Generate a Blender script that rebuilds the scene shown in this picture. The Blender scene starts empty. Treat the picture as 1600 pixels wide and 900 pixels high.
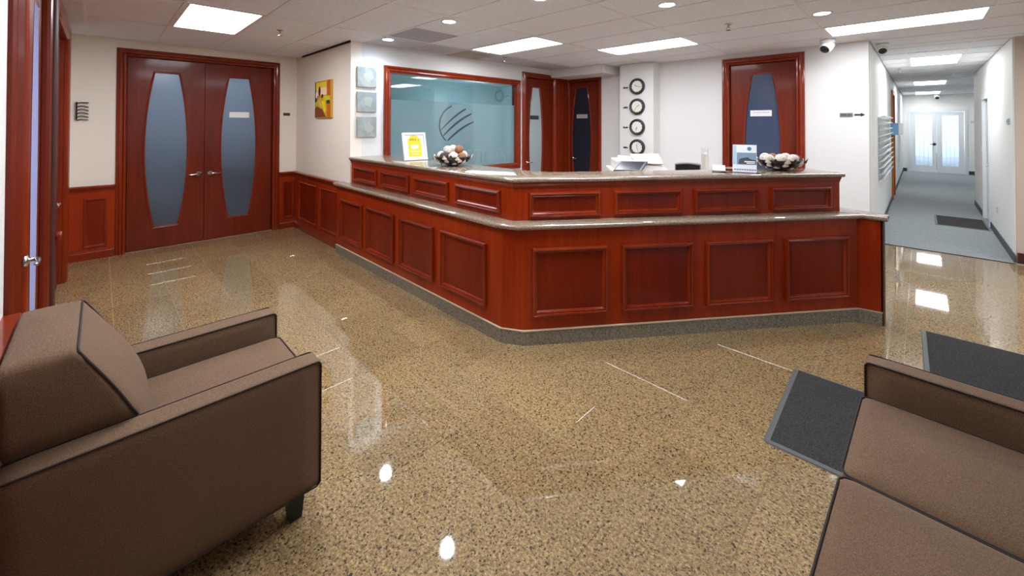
import bpy, bmesh, math, random
from mathutils import Vector, Matrix
R_ = random.Random(7)
SC = bpy.context.scene
COL = SC.collection

# ---------------------------------------------------------------- camera
cam_d = bpy.data.cameras.new('camera'); cam = bpy.data.objects.new('camera', cam_d); COL.objects.link(cam)
yaw, pit, rol = -0.783, 0.011, 0.002
fw = Vector((math.sin(yaw)*math.cos(pit), math.cos(yaw)*math.cos(pit), math.sin(pit)))
rt = Vector((math.cos(yaw), -math.sin(yaw), 0)); up = rt.cross(fw)
r1 = rt*math.cos(rol)+up*math.sin(rol); u1 = -rt*math.sin(rol)+up*math.cos(rol)
m = Matrix((r1, u1, -fw)).transposed().to_4x4(); m.translation = Vector((0, 0, 1.7))
cam.matrix_world = m
cam_d.sensor_width = 36; cam_d.lens = 641.2/1600*36; cam_d.shift_y = (187.7-450)/1600
cam_d.clip_start = 0.05
SC.camera = cam
# ---------------------------------------------------------------- world, exposure
w = bpy.data.worlds.new('world'); SC.world = w; w.use_nodes = True
w.node_tree.nodes['Background'].inputs[0].default_value = (0.75, 0.85, 1, 1)
w.node_tree.nodes['Background'].inputs[1].default_value = 0.35
vs = SC.view_settings; vs.view_transform = 'Standard'; vs.look = 'None'; vs.gamma = 1; vs.use_curve_mapping = False
vs.exposure = 0.15
PANEL_E = 20.0      # ceiling panel emission
SPOT_W = 42.0      # downlight watts
HALL_E = 16.0
def area(name, loc, rot, sx, sy, power, color):
    l = bpy.data.lights.new(name, 'AREA'); l.shape = 'RECTANGLE'; l.size = sx; l.size_y = sy; l.energy = power; l.color = color
    o = bpy.data.objects.new(name, l); COL.objects.link(o); o.location = loc; o.rotation_euler = rot; return o
# daylight behind the frosted glass of the office next door and at the end of the corridor
area('office_daylight', (-8.3, 1.0, 2.35), (0, math.radians(-75), 0), .7, 2.6, 18, (0.82, 0.9, 1.0))
area('corridor_end_daylight', (0.4, 23.4, 1.9), (math.radians(-90), 0, 0), 3.0, 2.2, 240, (0.9, 0.95, 1.0))
area('meeting_room_fill', (-7.0, 6.0, 2.6), (0, math.radians(-25), 0), 1.2, 2.6, 190, (0.86, 0.95, 1.0))  # unseen lamp added to brighten the room behind the interior window
ml = bpy.data.lights.new('meeting_room_ceiling_fill', 'POINT'); ml.energy = 90; ml.shadow_soft_size = .3; ml.color = (.86, .95, 1.0)  # unseen point lamp added to light that room's ceiling
mlo = bpy.data.objects.new('meeting_room_ceiling_fill', ml); COL.objects.link(mlo); mlo.location = (-7.6, 6.4, 1.7)
# unseen fill light added to the right of the viewer
area('right_side_fill', (3.85, 2.2, 1.5), (0, math.radians(90), 0), 2.2, 3.4, 12, (0.95, 0.97, 1.0))

# ---------------------------------------------------------------- materials
def s2l(c):
    return tuple((x/255/12.92 if x/255 <= 0.04045 else ((x/255+0.055)/1.055)**2.4) for x in c)
MATS = {}
def mat(name, rgb, rough=0.5, metal=0.0, coat=0.0, coat_r=0.05, spec=0.5, emit=None, es=0, trans=0, ior=1.5):
    if name in MATS: return MATS[name]
    mt = bpy.data.materials.new(name); mt.use_nodes = True; MATS[name] = mt
    b = mt.node_tree.nodes['Principled BSDF']; c = s2l(rgb)
    b.inputs['Base Color'].default_value = (*c, 1); b.inputs['Roughness'].default_value = rough
    b.inputs['Metallic'].default_value = metal; b.inputs['Coat Weight'].default_value = coat
    b.inputs['Coat Roughness'].default_value = coat_r; b.inputs['Specular IOR Level'].default_value = spec
    b.inputs['Transmission Weight'].default_value = trans; b.inputs['IOR'].default_value = ior
    if emit: b.inputs['Emission Color'].default_value = (*s2l(emit), 1); b.inputs['Emission Strength'].default_value = es
    return mt
class NT:
    def __init__(s, mt): s.t = mt.node_tree; s.b = s.t.nodes['Principled BSDF']
    def n(s, typ, **k):
        nd = s.t.nodes.new(typ)
        for a, v in k.items():
            if a.startswith('i_'):
                key = a[2:]; key = int(key) if key.isdigit() else key.replace('_', ' ')
                nd.inputs[key].default_value = v
            else: setattr(nd, a, v)
        return nd
    def l(s, a, b): s.t.links.new(a, b)
    def ramp(s, src, stops, interp='LINEAR'):
        r = s.n('ShaderNodeValToRGB'); r.color_ramp.interpolation = interp
        e = r.color_ramp.elements
        while len(e) < len(stops): e.new(0.5)
        for el, (p, c) in zip(e, stops): el.position = p; el.color = (*s2l(c), 1)
        s.l(src, r.inputs[0]); return r
    def coords(s, scale=(1, 1, 1), obj=True):
        t = s.n('ShaderNodeTexCoord'); mp = s.n('ShaderNodeMapping'); mp.inputs['Scale'].default_value = scale
        s.l(t.outputs['Object'], mp.inputs[0]); return mp.outputs[0]
    def wcoords(s, scale=(1, 1, 1)):
        t = s.n('ShaderNodeNewGeometry'); mp = s.n('ShaderNodeMapping'); mp.inputs['Scale'].default_value = scale
        s.l(t.outputs['Position'], mp.inputs[0]); return mp.outputs[0]
    def bump(s, src, strength, dist=0.002):
        b = s.n('ShaderNodeBump'); b.inputs['Strength'].default_value = strength; b.inputs['Distance'].default_value = dist
        s.l(src, b.inputs['Height']); s.l(b.outputs[0], s.b.inputs['Normal'])
def wood(name, c0, c1, c2, rough=0.36, coat=0.16, coat_r=0.1):
    mt = mat(name, c1, rough, coat=coat, coat_r=coat_r, spec=0.2); q = NT(mt); v = q.wcoords((26, 26, 1.6))
    n1 = q.n('ShaderNodeTexNoise', i_Scale=1.0, i_Detail=6, i_Roughness=0.6); q.l(v, n1.inputs['Vector'])
    v2 = q.wcoords((3, 3, 0.8)); n2 = q.n('ShaderNodeTexNoise', i_Scale=1.0, i_Detail=2); q.l(v2, n2.inputs['Vector'])
    mx = q.n('ShaderNodeMath', operation='ADD'); m1 = q.n('ShaderNodeMath', operation='MULTIPLY'); m1.inputs[1].default_value = 0.55
    m2 = q.n('ShaderNodeMath', operation='MULTIPLY'); m2.inputs[1].default_value = 0.45
    q.l(n1.outputs[0], m1.inputs[0]); q.l(n2.outputs[0], m2.inputs[0]); q.l(m1.outputs[0], mx.inputs[0]); q.l(m2.outputs[0], mx.inputs[1])
    r = q.ramp(mx.outputs[0], [(0.32, c0), (0.5, c1), (0.68, c2)]); q.l(r.outputs[0], q.b.inputs['Base Color'])
    return mt
WOOD = wood('cherry_wood', (126, 32, 2), (147, 43, 3), (162, 54, 8))
WOODP = wood('cherry_field', (98, 20, 2), (114, 28, 3), (128, 37, 6))
WOODD = wood('cherry_door', (92, 26, 7), (108, 34, 10), (120, 42, 14), rough=0.38)
WOODM = wood('cherry_moulding', (110, 31, 7), (127, 39, 9), (143, 50, 16), rough=0.3, coat=0.5, coat_r=0.08)
WOODO = wood('orange_wood', (150, 80, 25), (176, 100, 36), (190, 118, 50))
def granite(name, base, mids, darks, lights, scale, rough, rnd=False, coatless=False):
    mt = mat(name, base, rough, spec=0.5); q = NT(mt); v = q.wcoords((1, 1, 1))
    nz = q.n('ShaderNodeTexNoise', i_Scale=scale*0.55, i_Detail=3, i_Roughness=0.6); q.l(v, nz.inputs['Vector'])
    r = q.ramp(nz.outputs[0], [(0.32, mids[0]), (0.45, base), (0.56, mids[1]), (0.7, lights)])
    vo = q.n('ShaderNodeTexVoronoi', i_Scale=scale, feature='F1'); q.l(v, vo.inputs['Vector'])
    sp = q.n('ShaderNodeSeparateColor'); q.l(vo.outputs['Color'], sp.inputs[0])
    dk = q.ramp(sp.outputs[0], [(0.0, (255, 255, 255)), (0.16, (150, 150, 150)), (0.3, (0, 0, 0)), (1, (0, 0, 0))])
    n2 = q.n('ShaderNodeTexNoise', i_Scale=scale*1.9, i_Detail=2); q.l(v, n2.inputs['Vector'])
    d2 = q.ramp(n2.outputs[0], [(0.36, (255, 255, 255)), (0.43, (0, 0, 0))])
    mx1 = q.n('ShaderNodeMixRGB'); q.l(dk.outputs[0], mx1.inputs[0]); q.l(r.outputs[0], mx1.inputs[1]); mx1.inputs[2].default_value = (*s2l(darks[0]), 1)
    mx2 = q.n('ShaderNodeMixRGB'); q.l(d2.outputs[0], mx2.inputs[0]); q.l(mx1.outputs[0], mx2.inputs[1]); mx2.inputs[2].default_value = (*s2l(darks[1]), 1)
    lt = q.ramp(sp.outputs[1], [(0.8, (0, 0, 0)), (0.97, (150, 150, 150))])
    mx3 = q.n('ShaderNodeMixRGB'); q.l(lt.outputs[0], mx3.inputs[0]); q.l(mx2.outputs[0], mx3.inputs[1]); mx3.inputs[2].default_value = (*s2l(lights), 1)
    out = mx3.outputs[0]
    if rnd:
        oi = q.n('ShaderNodeObjectInfo'); mr = q.n('ShaderNodeMapRange'); mr.inputs['To Min'].default_value = 0.88; mr.inputs['To Max'].default_value = 1.08
        q.l(oi.outputs['Random'], mr.inputs['Value']); hs = q.n('ShaderNodeHueSaturation'); q.l(mr.outputs[0], hs.inputs['Value']); q.l(out, hs.inputs['Color']); out = hs.outputs[0]
    q.l(out, q.b.inputs['Base Color'])
    return mt
FLOOR = granite('floor_granite', (148, 122, 84), [(114, 94, 64), (166, 138, 94)], [(44, 42, 38), (66, 62, 46)], (192, 172, 134), 140, 0.03, rnd=True)
FLOOR.node_tree.nodes['Principled BSDF'].inputs['IOR'].default_value = 2.05
GRAN = granite('counter_granite', (134, 116, 98), [(116, 100, 84), (148, 130, 110)], [(92, 80, 68), (104, 92, 78)], (166, 150, 132), 190, 0.045)
PLINTH = granite('plinth_granite', (128, 122, 108), [(108, 102, 90), (140, 132, 116)], [(72, 70, 62), (88, 84, 74)], (158, 152, 138), 150, 0.12)
GRAN.node_tree.nodes['Principled BSDF'].inputs['IOR'].default_value = 1.95
GROUT = mat('grout', (190, 174, 144), 0.8)
WALL = mat('wall_paint', (220, 218, 215), 0.62); WALL_WARMLIT = mat('warm_lit_wall_paint', (238, 227, 213), 0.62); WALLH = mat('corridor_paint', (236, 236, 233), 0.6); WALLB = mat('beige_wall_paint', (196, 178, 162), 0.6)  # second paint: warm panel light on two walls put into the colour
for k in (WALL, WALL_WARMLIT, WALLH, WALLB):
    q = NT(k); nz = q.n('ShaderNodeTexNoise', i_Scale=160, i_Detail=2); q.l(q.wcoords(), nz.inputs['Vector']); q.bump(nz.outputs[0], 0.12, 0.001)
CEIL = mat('ceiling_tile', (236, 234, 236), 0.85); q = NT(CEIL)
nz = q.n('ShaderNodeTexNoise', i_Scale=120, i_Detail=3); q.l(q.wcoords(), nz.inputs['Vector'])
rr = q.ramp(nz.outputs[0], [(0.38, (222, 221, 224)), (0.52, (238, 237, 240)), (0.7, (243, 242, 245))]); q.l(rr.outputs[0], q.b.inputs['Base Color']); q.bump(nz.outputs[0], 0.4, 0.002)
CEILG = mat('grey_ceiling_tile', (178, 174, 182), 0.85)
TBAR = mat('tbar_white', (232, 228, 224), 0.45)
BLACKGAP = mat('dark_gap', (22, 20, 20), 0.9)
CARPET = mat('corridor_carpet', (112, 118, 122), 0.95, spec=0.1); q = NT(CARPET)
nz = q.n('ShaderNodeTexNoise', i_Scale=420, i_Detail=3); q.l(q.wcoords(), nz.inputs['Vector'])
n3 = q.n('ShaderNodeTexNoise', i_Scale=40, i_Detail=3); q.l(q.wcoords(), n3.inputs['Vector'])
ad = q.n('ShaderNodeMath', operation='ADD'); q.l(nz.outputs[0], ad.inputs[0]); q.l(n3.outputs[0], ad.inputs[1])
rr = q.ramp(ad.outputs[0], [(0.75, (128, 134, 136)), (1.0, (140, 146, 148)), (1.25, (148, 154, 155))]); q.l(rr.outputs[0], q.b.inputs['Base Color']); q.bump(nz.outputs[0], 0.5, 0.003)
def fabric(name, c0, c1):
    mt = mat(name, c1, 0.9, spec=0.2); q = NT(mt)
    b = mt.node_tree.nodes['Principled BSDF']; b.inputs['Sheen Weight'].default_value = 0.05; b.inputs['Sheen Roughness'].default_value = 0.5
    n1 = q.n('ShaderNodeTexNoise', i_Scale=1, i_Detail=2); q.l(q.wcoords((700, 700, 260)), n1.inputs['Vector'])
    n2 = q.n('ShaderNodeTexNoise', i_Scale=1, i_Detail=2); q.l(q.wcoords((260, 260, 700)), n2.inputs['Vector'])
    n3 = q.n('ShaderNodeTexNoise', i_Scale=5, i_Detail=3); q.l(q.wcoords(), n3.inputs['Vector'])
    a = q.n('ShaderNodeMath', operation='ADD'); q.l(n1.outputs[0], a.inputs[0]); q.l(n2.outputs[0], a.inputs[1])
    a2 = q.n('ShaderNodeMath', operation='MULTIPLY_ADD'); q.l(n3.outputs[0], a2.inputs[0]); a2.inputs[1].default_value = 0.15; q.l(a.outputs[0], a2.inputs[2])
    r = q.ramp(a2.outputs[0], [(0.85, c0), (1.0, c1), (1.0, c1)]); r.color_ramp.elements[0].position = 0.7; r.color_ramp.elements[2].position = 1.0
    mr = q.n('ShaderNodeMapRange'); mr.inputs['From Min'].default_value = 0.7; mr.inputs['From Max'].default_value = 1.4
    q.l(a2.outputs[0], mr.inputs['Value']); mxx = q.n('ShaderNodeMixRGB'); q.l(mr.outputs[0], mxx.inputs[0])
    mxx.inputs[1].default_value = (*s2l(c0), 1); mxx.inputs[2].default_value = (*s2l(c1), 1); q.l(mxx.outputs[0], q.b.inputs['Base Color'])
    q.bump(a.outputs[0], 0.5, 0.0015); return mt
FAB = fabric('brown_weave', (72, 53, 38), (130, 103, 80))
PIPE = mat('dark_piping', (34, 25, 22), 0.8)
LEG = mat('dark_leg', (22, 17, 15), 0.4)
CHROME = mat('satin_nickel', (205, 200, 195), 0.22, metal=1)
WHITE = mat('white_plastic', (232, 230, 226), 0.4)
PAINTW = mat('white_paint', (226, 230, 232), 0.45)
BLACK = mat('black_plastic', (24, 24, 26), 0.35)
DARK = mat('dark_grey', (56, 54, 54), 0.5)
PAPER = mat('paper_white', (238, 238, 240), 0.6)
GREYP = mat('grey_plate', (128, 126, 124), 0.35, metal=0.4)
BASEB = mat('grey_baseboard', (62, 70, 78), 0.55)
MATF = mat('mat_ribbed', (50, 50, 52), 0.95, spec=0.15); q = NT(MATF)
wv = q.n('ShaderNodeTexNoise', i_Scale=300, i_Detail=2); q.l(q.wcoords(), wv.inputs['Vector']); rr = q.ramp(wv.outputs[0], [(0.35, (42, 41, 41)), (0.65, (84, 82, 81))]); q.l(rr.outputs[0], q.b.inputs['Base Color'])
MATR = mat('mat_rubber', (88, 88, 86), 0.6)
GLOW = mat('light_diffuser', (255, 255, 255), 0.5, emit=(244, 248, 255), es=PANEL_E)
GLOWH = mat('corridor_light_diffuser', (255, 255, 255), 0.5, emit=(250, 252, 255), es=HALL_E)
GLOWS = mat('downlight_lens', (255, 255, 255), 0.5, emit=(206, 228, 255), es=60)
def frosted(name, tint, diff, gloss_r=0.02, tw=0.75, fres=1.45):
    mt = bpy.data.materials.new(name); mt.use_nodes = True; t = mt.node_tree; MATS[name] = mt
    for n in list(t.nodes):
        if n.type != 'OUTPUT_MATERIAL': t.nodes.remove(n)
    o = t.nodes['Material Output']; tr = t.nodes.new('ShaderNodeBsdfTranslucent'); df = t.nodes.new('ShaderNodeBsdfDiffuse')
    tr.inputs[0].default_value = (*s2l(tint), 1); df.inputs[0].default_value = (*s2l(diff), 1)
    m1 = t.nodes.new('ShaderNodeMixShader'); m1.inputs[0].default_value = tw; t.links.new(df.outputs[0], m1.inputs[1]); t.links.new(tr.outputs[0], m1.inputs[2])
    gl = t.nodes.new('ShaderNodeBsdfGlossy'); gl.inputs['Roughness'].default_value = gloss_r; fr = t.nodes.new('ShaderNodeFresnel'); fr.inputs[0].default_value = fres
    m2 = t.nodes.new('ShaderNodeMixShader'); t.links.new(fr.outputs[0], m2.inputs[0]); t.links.new(m1.outputs[0], m2.inputs[1]); t.links.new(gl.outputs[0], m2.inputs[2])
    t.links.new(m2.outputs[0], o.inputs[0]); return mt
GL_BLUE = frosted('blue_frosted_glass', (205, 215, 228), (112, 122, 134), 0.15)
GL_DARK = frosted('dark_frosted_glass', (60, 70, 90), (44, 50, 62), 0.12, 0.3)
GL_SLATE = frosted('slate_frosted_glass', (90, 105, 135), (74, 86, 112), 0.2, 0.2)
GL_PALE = frosted('pale_frosted_glass', (190, 194, 194), (176, 184, 186), 0.12, .5)
GL_FILM = frosted('frosted_window_film', (170, 205, 212), (140, 172, 178), 0.03, 0.5, 1.9)
GL_FILM2 = frosted('etched_logo_film', (200, 226, 230), (150, 178, 184), 0.05, 0.5, 1.7)
GL_FILM3 = frosted('etched_dark_cut', (90, 120, 130), (66, 92, 102), 0.03, 0.3, 1.9)
GL_HALL = frosted('corridor_frosted_glass', (235, 245, 255), (170, 185, 205), 0.3, 0.9)
def clear_glass(name, tint=(0.54, 0.63, 0.64), fres=1.9):
    mt = bpy.data.materials.new(name); mt.use_nodes = True; t = mt.node_tree
    for n in list(t.nodes):
        if n.type != 'OUTPUT_MATERIAL': t.nodes.remove(n)
    o = t.nodes['Material Output']; tr = t.nodes.new('ShaderNodeBsdfTransparent'); tr.inputs[0].default_value = (*tint, 1)
    gl = t.nodes.new('ShaderNodeBsdfGlossy'); gl.inputs['Roughness'].default_value = 0.0; fr = t.nodes.new('ShaderNodeFresnel'); fr.inputs[0].default_value = fres
    ge = t.nodes.new('ShaderNodeNewGeometry'); iv = t.nodes.new('ShaderNodeMath'); iv.operation = 'SUBTRACT'; iv.inputs[0].default_value = 1; t.links.new(ge.outputs['Backfacing'], iv.inputs[1])
    mu = t.nodes.new('ShaderNodeMath'); mu.operation = 'MULTIPLY'; t.links.new(fr.outputs[0], mu.inputs[0]); t.links.new(iv.outputs[0], mu.inputs[1])
    m2 = t.nodes.new('ShaderNodeMixShader'); t.links.new(mu.outputs[0], m2.inputs[0]); t.links.new(tr.outputs[0], m2.inputs[1]); t.links.new(gl.outputs[0], m2.inputs[2])
    t.links.new(m2.outputs[0], o.inputs[0]); return mt
GL_CLEAR = clear_glass('clear_window_glass'); GL_THIN = clear_glass('clear_acrylic', (0.97, 0.98, 0.985), 1.3)
GL_REFLTINT = mat('reflection_tint_glass', (150, 155, 196), 0.9, spec=0.0)  # lilac colour stands in for a grazing reflection in the near door's glass

# ---------------------------------------------------------------- mesh helpers
class MB:
    def __init__(s): s.v = []; s.f = []
    def add(s, vs_, fs_):
        o = len(s.v); s.v += [tuple(p) for p in vs_]; s.f += [tuple(i+o for i in f) for f in fs_]; return s
    def box(s, x0, x1, y0, y1, z0, z1):
        if x0 > x1: x0, x1 = x1, x0
        if y0 > y1: y0, y1 = y1, y0
        return s.add([(x0,y0,z0),(x1,y0,z0),(x1,y1,z0),(x0,y1,z0),(x0,y0,z1),(x1,y0,z1),(x1,y1,z1),(x0,y1,z1)],
                     [(0,3,2,1),(4,5,6,7),(0,1,5,4),(1,2,6,5),(2,3,7,6),(3,0,4,7)])
    def prism(s, poly, z0, z1):
        n = len(poly); return s.add([(p[0],p[1],z0) for p in poly]+[(p[0],p[1],z1) for p in poly],
            [tuple(range(n-1,-1,-1)), tuple(range(n,2*n))]+[(i,(i+1)%n,n+(i+1)%n,n+i) for i in range(n)])
    def loft(s, rings, close_u=True, cap=True):
        n = len(rings[0]); vs_ = [p for r in rings for p in r]; fs_ = []
        for k in range(len(rings)-1):
            for i in range(n if close_u else n-1):
                j = (i+1) % n; fs_.append((k*n+i, k*n+j, (k+1)*n+j, (k+1)*n+i))
        if cap: fs_.append(tuple(range(n-1,-1,-1))); fs_.append(tuple((len(rings)-1)*n+i for i in range(n)))
        return s.add(vs_, fs_)
    def lathe(s, prof, c=(0,0,0), n=24, axis='z', cap=True):
        rings = []
        for r, h in prof:
            ring = []
            for i in range(n):
                a = 2*math.pi*i/n; p = (r*math.cos(a), r*math.sin(a), h)
                if axis == 'x': p = (h, p[0], p[1])
                if axis == 'y': p = (p[0], -h, p[1])
                ring.append((p[0]+c[0], p[1]+c[1], p[2]+c[2]))
            rings.append(ring)
        return s.loft(rings, cap=cap)
    def tube(s, pts, r, n=8, closed=False):
        pts = [Vector(p) for p in pts]; m_ = len(pts); rings = []; prev = None
        for i, p in enumerate(pts):
            a = pts[(i-1) % m_] if (closed or i > 0) else p; b = pts[(i+1) % m_] if (closed or i < m_-1) else p
            t = (b-a).normalized()
            if prev is None:
                nrm = t.orthogonal().normalized()
            else:
                nrm = prev - t*prev.dot(t)
                nrm = nrm.normalized() if nrm.length > 1e-6 else t.orthogonal().normalized()
            prev = nrm; bn = t.cross(nrm); rr = r[i] if isinstance(r, (list, tuple)) else r
            rings.append([tuple(p+(nrm*math.cos(2*math.pi*k/n)+bn*math.sin(2*math.pi*k/n))*rr) for k in range(n)])
        if closed: rings.append(rings[0])
        return s.loft(rings, cap=not closed)
    def build(s, name, mt, parent=None, smooth=False, bevel=0, sub=0):
        me = bpy.data.meshes.new(name); me.from_pydata(s.v, [], s.f); me.update()
        bm = bmesh.new(); bm.from_mesh(me); bmesh.ops.recalc_face_normals(bm, faces=bm.faces); bm.to_mesh(me); bm.free()
        me.materials.append(mt)
        if smooth:
            me.polygons.foreach_set('use_smooth', [True]*len(me.polygons))
        o = bpy.data.objects.new(name, me); COL.objects.link(o)
        if parent: o.parent = parent
        if bevel:
            b = o.modifiers.new('bevel', 'BEVEL'); b.width = bevel; b.segments = 2; b.limit_method = 'ANGLE'
        if smooth == 'auto':
            sm = o.modifiers.new('split', 'EDGE_SPLIT'); sm.split_angle = math.radians(40)
        return o
def tag(o, label, cat=None, group=None, kind=None):
    if label: o['label'] = label
    if cat: o['category'] = cat
    if group: o['group'] = group
    if kind: o['kind'] = kind
    return o
def thing(name, label, cat, loc=(0,0,0), rz=0, group=None):
    o = bpy.data.objects.new(name, None); COL.objects.link(o); o.location = loc; o.rotation_euler = (0,0,rz); o.empty_display_size = 0.1
    return tag(o, label, cat, group)
def struct(o): o['kind'] = 'structure'; return o
def sempty(name, loc=(0,0,0)):
    o = bpy.data.objects.new(name, None); COL.objects.link(o); o.location = loc; o.empty_display_size = .1; return struct(o)
def copy_tree(o, parent=None):
    c = o.copy(); COL.objects.link(c); c.parent = parent
    for ch in list(o.children): copy_tree(ch, c)
    return c
def frame(o, u, v):   # local plane basis: u,v in plane, n = u x v
    o, u, v = Vector(o), Vector(u), Vector(v); n = u.cross(v)
    return lambda a, b, c=0: tuple(o+u*a+v*b+n*c)
def offs(pts, d, closed):   # mitred offset to the left of travel
    out = []; n = len(pts)
    for i in range(n):
        p = Vector(pts[i]).to_2d() if len(pts[i]) > 2 else Vector(pts[i])
        a = Vector(pts[i-1]) if (closed or i > 0) else None; b = Vector(pts[(i+1) % n]) if (closed or i < n-1) else None
        d1 = (p-a).normalized() if a is not None else None; d2 = (b-p).normalized() if b is not None else None
        if d1 is None: d1 = d2
        if d2 is None: d2 = d1
        n1 = Vector((-d1.y, d1.x)); n2 = Vector((-d2.y, d2.x)); mm = n1+n2
        k = d/max(0.25, 1+n1.dot(n2)); out.append((p.x+mm.x*k, p.y+mm.y*k))
    return out
def sweep(mb, pts, prof, F, closed=True):   # prof: list of (offset, height)
    rings = [[F(q_[0], q_[1], h) for q_ in offs(pts, d, closed)] for d, h in prof]
    n = len(pts); base = len(mb.v); fs_ = []
    for k in range(len(rings)-1):
        for i in range(n if closed else n-1):
            j = (i+1) % n; fs_.append((k*n+i, k*n+j, (k+1)*n+j, (k+1)*n+i))
    if not closed:
        fs_.append(tuple(k*n for k in range(len(rings)))); fs_.append(tuple(k*n+n-1 for k in range(len(rings)-1,-1,-1)))
    return mb.add([p for r in rings for p in r], fs_)
def rect(a0, a1, b0, b1): return [(a0,b0),(a1,b0),(a1,b1),(a0,b1)]
def text(name, s, size, mt, parent, F_mat, ext=0.001, ax='CENTER'):
    cu = bpy.data.curves.new(name, 'FONT'); cu.body = s; cu.size = size; cu.align_x = ax; cu.align_y = 'CENTER'; cu.extrude = ext
    t = bpy.data.objects.new(name, cu); me = bpy.data.meshes.new_from_object(t); bpy.data.objects.remove(t)
    me.materials.append(mt); o = bpy.data.objects.new(name, me); COL.objects.link(o); o.parent = parent; o.matrix_local = F_mat; return o
def basis(o, u, v):
    u, v = Vector(u), Vector(v); n = u.cross(v); mm = Matrix((u, v, n)).transposed().to_4x4(); mm.translation = Vector(o); return mm

CH = 2.80
# ---------------------------------------------------------------- floor
fl = MB().box(-7.6, 4.2, -0.6, 7.97, -0.12, -0.0025).build('floor', GROUT); struct(fl)
TX, TY, G = 0.436, 0.412, 0.0008
tm = None; ts = []
def tile_mesh(x0, x1, y0, y1):
    c = 0.0006; cx, cy = (x0+x1)/2, (y0+y1)/2; hx, hy = (x1-x0)/2-G, (y1-y0)/2-G
    b = MB(); b.loft([[(sx*hx,sy*hy,-0.02) for sx,sy in ((-1,-1),(1,-1),(1,1),(-1,1))], [(sx*hx,sy*hy,-c) for sx,sy in ((-1,-1),(1,-1),(1,1),(-1,1))],
                      [(sx*(hx-c),sy*(hy-c),0) for sx,sy in ((-1,-1),(1,-1),(1,1),(-1,1))]])
    return b, cx, cy
cells = []
xs = [-0.967+TX*k for k in range(-15, 12)]; ys = [0.10+TY*k for k in range(-1, 20)]
for i in range(len(xs)-1):
    for j in range(len(ys)-1):
        x0, x1, y0, y1 = max(xs[i],-7.4), min(xs[i+1],4.1), max(ys[j],-0.5), min(ys[j+1],7.95)
        if x1-x0 < 0.02 or y1-y0 < 0.02: continue
        cx, cy = (x0+x1)/2, (y0+y1)/2; dep = -.705*cx+.709*cy; lat = .709*cx+.705*cy
        # under the reception desk or outside the view: joined remainder
        dr = (cx+2.196)*.7965-(cy-2.296)*.6046
        behind = (cy > 2.55 and dr < -0.35)
        vis = dep > 0.9 and abs(lat) < dep*1.30 and not behind
        cells.append((0 if vis else 1, dep, x0, x1, y0, y1))
cells.sort(); rest = MB(); shared = {}; nt = 0
for vflag, dep, x0, x1, y0, y1 in cells:
    b, cx, cy = tile_mesh(x0, x1, y0, y1)
    if vflag == 0 and nt < 298:
        key = (round(x1-x0,3), round(y1-y0,3)); nt += 1
        if key not in shared:
            o = b.build('floor_tile', FLOOR, fl); shared[key] = o.data
        else:
            o = bpy.data.objects.new('floor_tile', shared[key]); COL.objects.link(o); o.parent = fl
        o.location = (cx, cy, 0)
    else:
        rest.add([(p[0]+cx, p[1]+cy, p[2]) for p in b.v], b.f)
tag(rest.build('floor_tiles', FLOOR, fl), None, kind='stuff')
carp = MB().box(-0.6, 4.2, 7.955, 24, -0.1, 0.006).build('floor_carpet', CARPET, fl); tag(carp, 'grey corridor carpet')
MB().box(-0.47, 0.82, 7.945, 7.957, -0.01, 0.008).build('threshold_strip', BLACK, fl)

# ---------------------------------------------------------------- walls
def wallbox(name, *a, mt=WALL, parent=None):
    o = MB().box(*a).build(name, mt, parent)
    return o if parent else struct(o)
# wall carrying the double doors
w1 = MB()
w1.box(-7.55,-7.4,-0.6,0.21,0,CH+.1); w1.box(-7.55,-7.4,2.03,2.45,0,CH+.1); w1.box(-7.55,-7.4,0.21,2.03,2.62,CH+.1)
struct(w1.build('wall_far_left', WALL_WARMLIT))
# wall with the yellow picture
struct(MB().box(-7.4,-5.3,2.32,2.47,0,CH+.1).build('wall_picture', WALL_WARMLIT))
# wall with the interior window
W3 = sempty('wall_window')
b = MB(); b.box(-5.45,-5.3,2.47,2.84,0,CH+.1); b.box(-5.45,-5.3,5.46,5.62,0,CH+.1); b.box(-5.45,-5.3,2.84,5.46,0,.95); b.box(-5.45,-5.3,2.84,5.46,2.47,CH+.1); b.box(-5.45,-5.3,5.62,6.55,2.64,CH+.1); b.box(-5.45,-5.3,6.55,7.15,0,CH+.1)
b.build('wall_panel', WALL, W3)
# back wall
b = MB(); b.box(-5.3,-5.24,7.0,7.15,0,CH+.1); b.box(-5.24,-4.53,7.0,7.15,2.62,CH+.1); b.box(-4.53,-2.14,7.0,7.15,0,CH+.1); b.box(-2.14,-1.24,7.0,7.15,2.64,CH+.1); b.box(-1.24,-0.47,7.0,7.15,0,CH+.1)
struct(b.build('wall_back', WALL))
struct(MB().box(-3.92,-3.27,6.75,7.0,0,CH).build('wall_pilaster', WALL, bevel=0.004))
bk = MB().box(-5.3,-4.07,6.41,7.0,2.645,CH).build('ceiling_bulkhead', WALL); struct(bk)
# left wall beside the viewer with two doorways (x -4.1..-2.83 and -6.5..-4.6)
b = MB(); b.box(-2.83,4.0,-0.42,-0.27,0,CH+.1); b.box(-4.6,-4.1,-0.42,-0.27,0,CH+.1); b.box(-7.4,-6.5,-0.42,-0.27,0,CH+.1); b.box(-6.5,-4.6,-.42,-.27,2.62,CH+.1); b.box(-4.1,-2.83,-.42,-.27,2.62,CH+.1)
struct(b.build('wall_near_left', WALL))
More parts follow.
